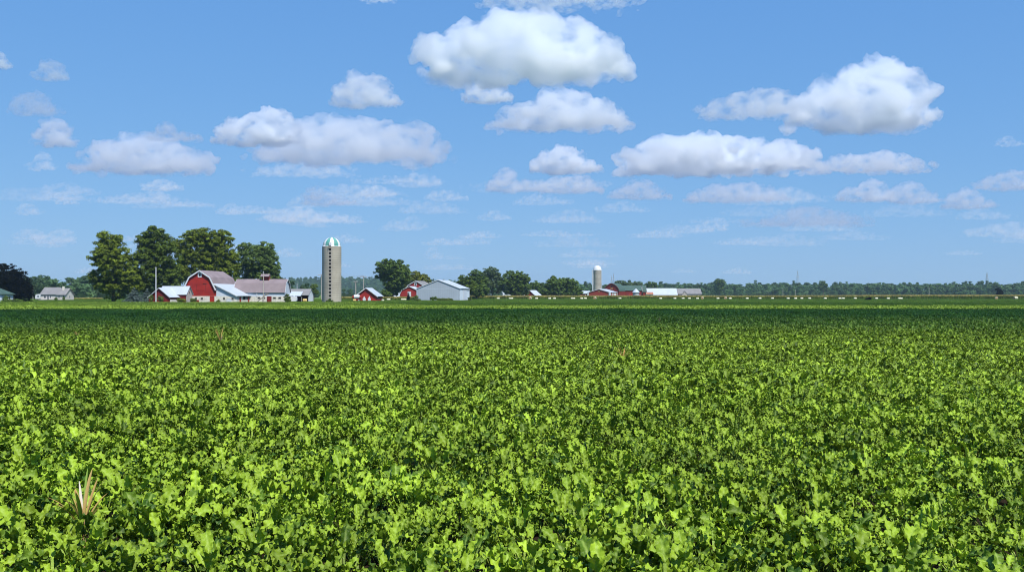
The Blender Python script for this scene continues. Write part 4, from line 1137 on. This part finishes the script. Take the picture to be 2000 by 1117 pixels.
tree('dark_bush', 'dark lone bush in the meadow in front of the bale row', 1695, 430, [(1692.5, 585, 4, 3), (1697.5, 583.5, 3.6, 3.5), (1695.5, 588, 6, 3)], F_BLACK, leaf=.16, spacing=.5, n_per=40, trunk_r=.06, cat='bush', seed=26, inner=.4)

# shrubs and weeds round the farms
for sd, (lb, px, d, lob, mt) in enumerate((
        ('tall rusty yellow weed clump left of the slim white pole', 296, 288, [(295, 582, 4.5, 6)], F_WEED),
        ('yellow green weed clump right of the slim white pole', 314, 284, [(313, 584, 5, 6)], F_WEED),
        ('golden shrub at the corner of the small red shed', 355, 286, [(352, 585.5, 6, 3), (358, 586, 5, 3)], F_YELLOW),
        ('olive weed clump below the first window of the red barn', 377, 291, [(377, 586, 5.5, 3)], F_WEED),
        ('small yellowish weed by the red door of the barn', 427, 294, [(427, 588, 3, 2.2)], F_YELLOW),
        ('dark vine covered bush at the right end of the barn wing', 560.5, 309, [(560, 581, 5, 8), (563, 585, 4, 5)], F_DARK),
        ('green weed clump at the foot of the tall silo', 643, 292, [(643, 588, 6, 3)], F_MID),
        ('weed clump before the left corner of the grey pole barn', 813, 384, [(813, 583, 5, 6), (816, 587, 6, 3)], F_WEED),
        ('weed clump before the middle of the grey pole barn', 848, 385, [(846, 583, 6, 3), (851, 582, 3, 3)], F_MID),
        ('low weeds before the right half of the grey pole barn', 868, 386, [(862, 585, 10, 2.5), (876, 585, 9, 2.5)], F_WEED),
        ('weed clump at the right corner of the grey pole barn', 920, 384, [(918, 584, 4, 4)], F_WEED),
        ('dark weed in the grass left of the grey pole barn', 815, 352, [(814, 588, 3, 3)], F_DARK),
        ('small round shrub before the beige house', 109.5, 408, [(109.5, 584, 2.8, 3.4)], F_MID),
        ('small upright shrub before the right part of the beige house', 125, 406, [(124.5, 583, 2, 4)], F_MID),
        ('leafy bush against the white wall of the green roofed house', 10, 311, [(10, 583, 4.5, 5)], F_MID),
        ('broad low bush in front of the green roofed house', 26, 306, [(14, 588, 12, 3), (32, 588, 12, 3.5)], F_MID),
        ('rusty brown weed patch right of the green roofed barn, before the bales', 1300, 430, [(1295, 588, 9, 1.8), (1308, 587.5, 8, 2.2)], F_RUST),
        ('rusty brown weed patch right of the dark lone bush', 1742, 440, [(1728, 588.3, 12, 1.2), (1748, 588.3, 10, 1.4)], F_RUST),
        ('second thinner rusty weed patch further right of the dark bush', 1788, 440, [(1785, 588.5, 10, .9)], F_RUST))):
    tree('weed_clump' if 'weed' in lb else 'shrub', lb, px, d, lob, mt, leaf=.16, spacing=.6, n_per=34, trunk_r=.05, cat='weeds' if 'weed' in lb else 'shrub', seed=60 + sd)

# ================================================================== far woods (one mass)
wood_mat = leaf_mat('woodland_foliage', (0.035, 0.085, 0.034), (0.105, 0.185, 0.072), transl=.2, rough=.6, spec=.2, vary=.45)  # paler bluish green: part of the distance haze is put into the colour
r = np.random.default_rng(77)
wv = []
for k in range(7):
    lobes = []
    H = 16.0
    wd = r.uniform(4.0, 6.0)
    for j in range(int(r.integers(5, 8))):
        z = r.uniform(.25, .84) * H
        rr = wd * (1.05 - .55 * (z / H)) * r.uniform(.45, .7)
        a = r.uniform(0, 6.28); o = wd * .45 * r.random()
        lobes.append((math.cos(a) * o, math.sin(a) * o, z, rr, rr, rr * r.uniform(.8, 1.2)))
    lobes.append((0, 0, H * .2, wd * .75, wd * .75, H * .2))
    C, R = crown_clumps(r, lobes, 2.1, .15)
    V, Fc, T = leaf_cloud(r, C, R, 16, .62, .6, .1)
    wv.append(np_mesh('woodland_tree', V, Fc, {'tint': T}, mat=wood_mat))
for k in range(2):      # pointed ones
    C, R = [], []
    for i in range(60):
        z = r.uniform(.08, 1) ; a = r.uniform(0, 6.28); q = (1 - z) * 3.4 * r.uniform(.5, 1)
        C.append((math.cos(a) * q, math.sin(a) * q, z * 17)); R.append(1.3)
    V, Fc, T = leaf_cloud(r, np.array(C), np.array(R), 16, .5, .5, .3)
    wv.append(np_mesh('woodland_tree', V, Fc, {'tint': T}, mat=wood_mat))


def woods(name, label, rows, hscale=1.0, zfun=None):
    P, Ro, S, I = [], [], [], []
    for px0, px1, d, step, h0, h1 in rows:
        xa, xb = at(px0, d), at(px1, d)
        n = max(2, int((xb - xa) / step))
        x = np.linspace(xa, xb, n) + r.normal(0, step * .3, n); y = d + r.normal(0, 5, n)
        big = 1 + .05 * np.sin(x * .021 + d) + .05 * np.sin(x * .057 + 2 * d) + r.normal(0, .035, n)
        s = r.uniform(h0, h1, n) / 16.5 * big
        z = zfun(x, y) if zfun else np.zeros(n)
        ww = s * r.uniform(1.15, 1.7, n)
        P.append(np.stack([x, y, z], -1)); Ro.append(np.stack([0 * x, 0 * x, r.uniform(0, 6.28, n)], -1)); S.append(np.stack([ww, ww, s], -1))
        ii = r.integers(0, 7, n); ii = np.where(r.random(n) < .08, r.integers(7, 9, n), ii); I.append(ii)
    o = scatter(name, np.concatenate(P), np.concatenate(Ro), np.concatenate(S), np.concatenate(I), wv)
    return tag(o, label, 'woodland', kind='stuff')


woods('far_woodland', 'long hazy wall of broadleaf woods along the right horizon', [
    (1030, 2120, 1210, 6, 11.5, 14), (1030, 2120, 1222, 5.5, 14, 16), (1030, 2120, 1236, 5, 16, 17.4), (1030, 2120, 1252, 5, 17, 18.4), (1030, 2120, 1300, 4.5, 18, 19.2), (1150, 2120, 1204, 11, 7, 12),
    (1020, 1180, 1000, 7, 12, 15), (1020, 1180, 1012, 7, 12, 16)])
woods('near_woodland', 'green woods behind the beige house at left', [
    (30, 330, 600, 5.5, 9, 13), (30, 600, 612, 5.5, 11, 15), (30, 300, 626, 6, 13, 17), (60, 300, 640, 6, 14, 17.5), (40, 300, 592, 8, 5, 9)])

# wooded ridge far behind the silo
def ridge(x, y):
    return 27 * np.exp(-((x + 560) / 330) ** 2) * np.clip((y - 2250) / 350, 0, 1) * np.clip((3600 - y) / 700, 0, 1) + 20 * np.exp(-((x + 150) / 380) ** 2) * np.clip((y - 2250) / 350, 0, 1) * np.clip((3600 - y) / 700, 0, 1)
hx = np.linspace(-1900, 1000, 90); hy = np.linspace(2245, 3605, 40)
GX, GY = np.meshgrid(hx, hy, indexing='ij'); GZ = ridge(GX, GY) - .3
ids = np.arange(90 * 40).reshape(90, 40)
Q = np.stack([ids[:-1, :-1], ids[1:, :-1], ids[1:, 1:], ids[:-1, 1:]], -1).reshape(-1, 4)
tag(link_mesh('hills', np_mesh('hills', np.stack([GX, GY, GZ], -1).reshape(-1, 3), Q, smooth=True, mat=surf('hill_ground', (0.04, 0.07, 0.025), .95, .3, .02, spec=.1))), kind='structure')
woods('ridge_woodland', 'bluish wooded ridge far behind the tall silo', [
    (380, 1060, 2270 + k * 28, 9, 12, 17) for k in range(14)], zfun=ridge)
woods('scrub_woodland', 'grey green scrub between the tall silo and the round dark tree', [
    (540, 780, 800, 6, 5.5, 8), (540, 780, 812, 6, 7, 9.5), (820, 1050, 820, 6, 7, 11)])

# ================================================================== dead corn volunteers in the beets
dry_mat = leaf_mat('dry_corn_leaf', (0.40, 0.22, 0.07), (0.56, 0.43, 0.17), odd=(0.62, 0.56, 0.50), transl=.3, rough=.7, spec=.2, odd_at=.86, vary=.1)
gre_mat = leaf_mat('green_corn_leaf', (0.10, 0.20, 0.02), (0.20, 0.30, 0.05), transl=.3, rough=.6, spec=.2, vary=.1)
def strap(rng, L_, wd, az, el, curl, n=9):
    V, Fc = [], []; p = np.zeros(3); 
    for i in range(n + 1):
        t = i / n; a = el - curl * t ** 1.6
        if i: p = p + np.array([math.cos(az) * math.cos(a), math.sin(az) * math.cos(a), math.sin(a)]) * L_ / n
        w_ = wd * (0.5 + 1.2 * t) * (1 - t) ** .6 if t < 1 else .002
        side = np.array([-math.sin(az), math.cos(az), 0])
        up = np.array([-math.cos(az) * math.sin(a), -math.sin(az) * math.sin(a), math.cos(a)])
        V += [p - side * w_ + up * w_ * .5, p, p + side * w_ + up * w_ * .5]
        if i:
            b = (i - 1) * 3
            Fc += [(b, b + 3, b + 4, b + 1), (b + 1, b + 4, b + 5, b + 2)]
    return np.array(V), np.array(Fc)
def dead_corn(label, px, py, hgt, n, seed, green=.3):
    zc = .30
    d = (EYE - zc) * F / (py - HY)
    rng = np.random.default_rng(seed)
    root = thing('corn_stalk_clump', label, 'dead plant', (at(px, d), d, 0), 0)
    MB().tube((0, 0, 0), (.02, 0, zc + hgt * .35), .018, .010, 8).build('stalk', M['hay_end'], root)
    for k in range(n):
        V, Fc = strap(rng, hgt * rng.uniform(.7, 1.25), rng.uniform(.014, .030), rng.uniform(0, 6.28) if k else 2.6, rng.uniform(1.05, 1.5), rng.uniform(.1, .9))
        V[:, 2] += zc + hgt * rng.uniform(0, .25) - .05
        me = np_mesh('blade', V, Fc, {'tint': np.full(len(V), rng.random())}, smooth=True, mat=gre_mat if rng.random() < green else dry_mat)
        link_mesh('blade', me, root)
dead_corn('withered reddish corn clump with one white leaf in the lower left foreground', 163, 1042, .56, 15, 3, .35)
dead_corn('small withered corn clump standing out against the shaded strip below the red barn', 431, 676, .75, 14, 5, .15)
dead_corn('tiny brown corn stalk in the shaded strip below the beige house', 151, 659, .45, 6, 8, .1)
dead_corn('brown withered corn clump near the middle right of the beet field', 1217, 706, .6, 12, 11, .1)
dead_corn('tiny dry stalk in the shaded strip below the green roofed barn', 1288, 632, .5, 6, 14, .1)

# ================================================================== clouds: real volumes at 700 m and higher
CB = 720.0        # height of the flat bases
def sphere_np(sub):
    bm = bmesh.new(); bmesh.ops.create_icosphere(bm, subdivisions=sub, radius=1.0)
    V = np.array([v.co[:] for v in bm.verts]); Fc = np.array([[v.index for v in f.verts] for f in bm.faces]); bm.free()
    return V, Fc
SV, SF = sphere_np(2)
def vol_mat(dens, H=None, faint=False):
    """scattering vapour; with H given, a fractal thins and thickens it so that the edges fray"""
    m, nt, N, L, out = nodes_of('cloud_vapour')
    v = N.new('ShaderNodeVolumePrincipled'); v.inputs['Density'].default_value = dens
    v.inputs['Color'].default_value = (1, 1, 1, 1) if faint else (*CLOUD_COL, 1); v.inputs['Anisotropy'].default_value = .1 if faint else CLOUD_G
    L.new(v.outputs[0], out.inputs['Volume'])
    if H:
        tc = N.new('ShaderNodeTexCoord')
        mp = N.new('ShaderNodeMapping'); mp.inputs['Scale'].default_value = (.75, .75, 1.15); L.new(tc.outputs['Object'], mp.inputs['Vector'])
        n = N.new('ShaderNodeTexNoise'); n.inputs['Scale'].default_value = 2.6 / H; n.inputs['Detail'].default_value = 1.5 if faint else 4; n.inputs['Roughness'].default_value = .5 if faint else .62
        L.new(mp.outputs[0], n.inputs['Vector'])
        r = N.new('ShaderNodeMapRange'); r.inputs['From Min'].default_value = .42; r.inputs['From Max'].default_value = .62
        r.inputs['To Min'].default_value = 0.08 * dens; r.inputs['To Max'].default_value = 1.6 * dens
        L.new(n.outputs['Fac'], r.inputs['Value']); L.new(r.outputs[0], v.inputs['Density'])
    return m
tex_big = bpy.data.textures.new('cloud_billows', 'CLOUDS'); tex_big.noise_depth = 4; tex_big.noise_basis = 'ORIGINAL_PERLIN'
def fused(name, V, Fc, voxel, disp):
    """fuse overlapping spheres into one skin, then billow it"""
    me = np_mesh(name + '_raw', V, Fc, nper=3)
    o = bpy.data.objects.new(name + '_raw', me); ROOTC.objects.link(o)
    rm = o.modifiers.new('fuse', 'REMESH'); rm.mode = 'VOXEL'; rm.voxel_size = voxel
    for s_, sc_ in disp:
        t = bpy.data.textures.new('billows', 'CLOUDS'); t.noise_scale = sc_; t.noise_depth = 3
        dm_ = o.modifiers.new('billow', 'DISPLACE'); dm_.texture = t; dm_.strength = s_; dm_.mid_level = .5; dm_.texture_coords = 'LOCAL'
    r2 = o.modifiers.new('clean', 'REMESH'); r2.mode = 'VOXEL'; r2.voxel_size = voxel
    dg = bpy.context.evaluated_depsgraph_get()
    me2 = bpy.data.meshes.new_from_object(o.evaluated_get(dg)); me2.name = name
    bpy.data.objects.remove(o); bpy.data.meshes.remove(me)
    return me2


def cloud(px0, px1, ytop, ybase, peaks, od, seed, rough=1.0, ragged=0.0):
    """peaks: (fraction across, height fraction) points of the upper outline"""
    rng = np.random.default_rng(500 + seed)
    D = (CB - EYE) * F / (HY - ybase)
    k = D / F
    W, H = (px1 - px0) * k, (ybase - ytop) * k
    fx = np.array([p[0] for p in peaks]); fh = np.array([p[1] for p in peaks])
    depth = max(.55 * W, H)
    V, Fc = [], []; b = 0
    n = int(np.clip(26 * (W / H) ** .8, 30, 130))
    for i in range(n):
        u = rng.random(); yy = rng.normal(0, .28)
        if abs(yy) > .6: continue
        h = np.interp(u, fx, fh) * H * (1 - (abs(yy) / .62) ** 2 * .8)
        if h < .05 * H: continue
        rr = np.clip(h * rng.uniform(.22, .50), .06 * H, .42 * H)
        z = rng.uniform(.0, max(.02, h - rr)) if rng.random() < .55 else h - rr * rng.uniform(.9, 1.15)
        c = np.array([(u - .5) * (W - 2 * rr * .8), yy * depth, max(z, rr * .1)])
        V.append(SV * rr * np.array([1.25, 1.2, rng.uniform(.8, 1.0)]) + c); Fc.append(SF + b); b += len(SV)
    for i in range(5 if od > 1.5 else 3):                # the wide flat shelf under the billows
        u = (i + .5) / (5 if od > 1.5 else 3) + rng.normal(0, .05)
        V.append(SV * np.array([.17 * W, .30 * depth, rng.uniform(.07, .13) * H]) + np.array([(u - .5) * W * .80, rng.normal(0, .12) * depth, .05 * H])); Fc.append(SF + b); b += len(SV)
    V = np.concatenate(V); Fc = np.concatenate(Fc)
    low = V[:, 2] < 0
    V[low, 2] *= .18                                     # flat base
    vx = max(W / 150, H / 60)
    me = fused('cloud', V, Fc, vx, ((.32 * H * rough, .34 * H), (.19 * H * rough, .13 * H), (.09 * H * rough, .055 * H)))
    me.materials.append(vol_mat(CLOUD_OD * od * (.75 if od < 1.6 else 1) / (.55 * H + .2 * depth), H, od < 1.6))
    o = link_mesh('cloud', me)
    o.location = (at((px0 + px1) / 2, D), D, CB)
    tag(o, None, None, kind='stuff')
    return o


CLOUDS = [
    (800, 1228, 15, 152, [(0, .30), (.05, .55), (.2, .78), (.35, .85), (.45, 1), (.65, .95), (.8, .82), (.92, .75), (1, .4)], 11),
    (642, 790, 138, 206, [(0, .2), (.1, .7), (.35, 1), (.6, .95), (.85, .75), (.9, .3), (1, .15)], 5),
    (903, 1002, 153, 198, [(0, .3), (.2, .9), (.5, 1), (.8, .8), (1, .3)], 5),
    (945, 1232, 172, 250, [(0, .2), (.2, .6), (.45, .95), (.6, 1), (.85, .7), (1, .1)], 7),
    (1350, 1560, 165, 228, [(0, .3), (.3, .7), (.7, .9), (.85, 1), (1, .5)], 3.2),
    (1535, 1845, 113, 245, [(0, .35), (.2, .68), (.4, .92), (.62, 1), (.75, .92), (.88, .6), (.9, .25), (1, .15)], 10),
    (418, 585, 205, 280, [(0, .35), (.2, .75), (.5, .8), (.75, 1), (.95, .75), (1, .4)], 9),
    (480, 890, 222, 314, [(0, .3), (.15, .75), (.35, 1), (.6, .95), (.75, .8), (.88, .85), (.97, .45), (1, .25)], 6),
    (130, 430, 258, 334, [(0, .3), (.25, .85), (.45, 1), (.7, .85), (.9, .6), (1, .45)], 6.5),
    (285, 400, 237, 275, [(0, .3), (.35, 1), (.6, .6), (1, .3)], 2.0),
    (68, 142, 230, 283, [(0, .4), (.4, 1), (.8, .95), (1, .5)], 4.5),
    (1032, 1180, 277, 336, [(0, .3), (.3, 1), (.5, .9), (.8, .5), (1, .2)], 8),
    (1185, 1585, 257, 334, [(0, .5), (.15, .8), (.28, 1), (.5, .95), (.7, .85), (.83, 1), (1, .55)], 12),
    (1570, 1810, 292, 335, [(0, .3), (.25, .75), (.5, .8), (.62, 1), (.8, .85), (1, .4)], 5),
    (948, 1070, 328, 373, [(0, .4), (.3, 1), (.6, .6), (1, .5)], 3.5),
    (1048, 1182, 338, 376, [(0, .5), (.3, .9), (.7, 1), (1, .4)], 3.0),
    (1190, 1315, 350, 388, [(0, .4), (.3, .9), (.6, 1), (1, .3)], 2.5),
    (1338, 1532, 352, 394, [(0, .5), (.3, .9), (.7, 1), (1, .5)], 3.0),
    (1638, 1745, 347, 392, [(0, .5), (.3, .7), (.7, 1), (1, .5)], 3.5),
    (1735, 1838, 350, 396, [(0, .6), (.3, 1), (.6, .7), (1, .4)], 3.0),
    (1840, 1948, 364, 406, [(0, .6), (.4, 1), (.7, .6), (1, .2)], 2.8),
    (1900, 2030, 330, 370, [(0, .4), (.3, .8), (.7, 1), (1, .7)], 2.2),
    (1440, 1712, 397, 441, [(0, .3), (.3, .6), (.45, 1), (.7, .8), (1, .3)], 1.9),
    (478, 706, 304, 342, [(0, .4), (.4, .7), (.55, 1), (.8, .7), (1, .4)], 1.2),
    (588, 700, 361, 400, [(0, .6), (.2, 1), (.5, .7), (1, .2)], 2.2),
    (508, 725, 400, 434, [(0, .5), (.3, 1), (.6, .7), (1, .4)], 1.5),
    (62, 150, 444, 474, [(0, .4), (.5, .8), (.9, 1), (1, .5)], .9),
    (30, 82, 392, 419, [(0, .5), (.5, 1), (1, .4)], .9),
    (105, 152, 384, 399, [(0, .4), (.7, 1), (1, .5)], 1.0),
    (165, 342, 370, 396, [(0, .3), (.5, .7), (.85, 1), (1, .5)], 1.0),
    (270, 358, 346, 372, [(0, .5), (.5, .9), (1, .6)], 1.3),
    (12, 115, 172, 222, [(0, .3), (.3, 1), (.7, .9), (1, .3)], 1.8),
    (62, 137, 117, 155, [(0, .4), (.4, 1), (.8, .9), (1, .3)], 1.8),
    (-30, 20, 100, 132, [(0, .8), (.6, 1), (1, .5)], 3.0),
    (50, 110, 296, 332, [(0, .3), (.6, 1), (1, .4)], 1.2),
    (765, 872, 330, 364, [(0, .4), (.5, 1), (1, .4)], .9),
    (705, 775, 357, 384, [(0, .5), (.4, 1), (1, .4)], 1.1),
    (830, 915, 366, 391, [(0, .6), (.4, 1), (1, .4)], .8),
    (1355, 1424, 422, 451, [(0, .4), (.7, 1), (1, .6)], .9),
    (535, 592, 482, 501, [(0, .6), (.5, 1), (1, .5)], .6),
    (880, 960, 455, 477, [(0, .5), (.5, 1), (1, .5)], .5),
    (826, 866, 479, 504, [(0, .5), (.5, 1), (1, .5)], .6),
    (640, 712, 455, 474, [(0, .6), (.5, 1), (1, .5)], .5),
    (920, 1265, -30, 8, [(0, .4), (.3, .8), (.7, 1), (1, .4)], 3.0),
    (700, 780, -22, 3, [(0, .4), (.5, 1), (1, .4)], 1.2),
    (1940, 2000, 262, 285, [(0, .4), (.5, 1), (1, .4)], .6),
    (1880, 2050, 425, 462, [(0, .4), (.5, 1), (1, .5)], .7),
    (420, 480, 394, 418, [(0, .4), (.5, 1), (1, .4)], .7),
    (770, 840, 418, 446, [(0, .4), (.5, 1), (1, .4)], .5),
    (930, 1000, 408, 430, [(0, .4), (.5, 1), (1, .4)], .6),
    (1040, 1200, 455, 482, [(0, .4), (.5, 1), (1, .4)], .4),
    (1460, 1620, 452, 480, [(0, .4), (.5, 1), (1, .4)], .4),
]
rr_ = np.random.default_rng(4242)
for _ in range(58):           # faint flat scraps low in the sky, smaller and closer together towards the horizon
    yb = 350 + 185 * rr_.random() ** .8
    f_ = (575 - yb) / 225
    w_ = rr_.uniform(60, 230) * (.45 + .55 * f_); h_ = rr_.uniform(18, 38) * (.35 + .65 * f_)
    xc = rr_.uniform(-20, 2020)
    CLOUDS.append((xc - w_ / 2, xc + w_ / 2, yb - h_, yb, [(0, .4), (rr_.uniform(.25, .45), rr_.uniform(.7, 1)), (rr_.uniform(.55, .75), rr_.uniform(.7, 1)), (1, .3)], rr_.uniform(.3, .8)))
for i, (a, b_, t, bs, pk, od) in enumerate(CLOUDS):
    cloud(a, b_, t, bs, pk, od, i)

# the cloud overhead, towards the sun, that shades the strip of field in front of the farm
def shade_cloud(y0, y1, od, seed, thick, soft):
    rng = np.random.default_rng(900 + seed)
    nx, ny = 60, 24
    X = np.linspace(-420, 420, nx); u = np.linspace(0, 1, ny)
    tops, bots = [], []
    k = math.cos(SUN_EL) / math.sin(SUN_EL); hxy = Vector((SUN.x, SUN.y)).normalized() * k
    V = []
    for layer in (1, 0):
        for x in X:
            wob = 5 * math.sin(x * .021 + seed) + 3 * math.sin(x * .057 + 2 * seed)
            for q in u:
                y = y0 + (y1 - y0) * q + wob * (1 - q) * 1.6 + wob * q * .35
                th = thick * (np.clip(q / soft, 0, 1) ** 1.9) * (1 + .25 * math.sin(x * .03 + q * 7) + .15 * math.sin(x * .083 + q * 19)) + .6
                z = CB + 60 + (th if layer else 0)
                V.append((x + hxy.x * z, y + hxy.y * z, z))
    V = np.array(V); ids = np.arange(nx * ny).reshape(nx, ny); o2 = nx * ny
    Q = [np.stack([ids[:-1, :-1], ids[1:, :-1], ids[1:, 1:], ids[:-1, 1:]], -1).reshape(-1, 4),
         np.stack([ids[:-1, :-1], ids[:-1, 1:], ids[1:, 1:], ids[1:, :-1]], -1).reshape(-1, 4) + o2]
    rim = np.concatenate([ids[:, 0], ids[-1, 1:], ids[-2::-1, -1], ids[0, -2:0:-1]])
    rn = np.roll(rim, -1)
    Q.append(np.stack([rim, rim + o2, rn + o2, rn], -1))
    me = np_mesh('cloud', V, np.concatenate(Q))
    bm = bmesh.new(); bm.from_mesh(me); bmesh.ops.recalc_face_normals(bm, faces=bm.faces); bm.to_mesh(me); bm.free()
    me.materials.append(vol_mat(od * math.sin(SUN_EL) / thick))
    tag(link_mesh('cloud', me), kind='stuff')
shade_cloud(32, 152, 8.5, 1, 60, .85)

shade_cloud(178, 284, .55, 2, 40, .2)  # second unseen cloud, added to dim the far beets and meadow

# ================================================================== the air itself
hm, nt, N, L, out = nodes_of('summer_haze')
pv = N.new('ShaderNodeVolumePrincipled'); pv.inputs['Color'].default_value = (*HAZE_COL, 1); pv.inputs['Density'].default_value = HAZE_D; pv.inputs['Anisotropy'].default_value = .3
L.new(pv.outputs[0], out.inputs['Volume'])
hz = MB().box(*HAZE).build('haze', hm)
tag(hz, kind='stuff')
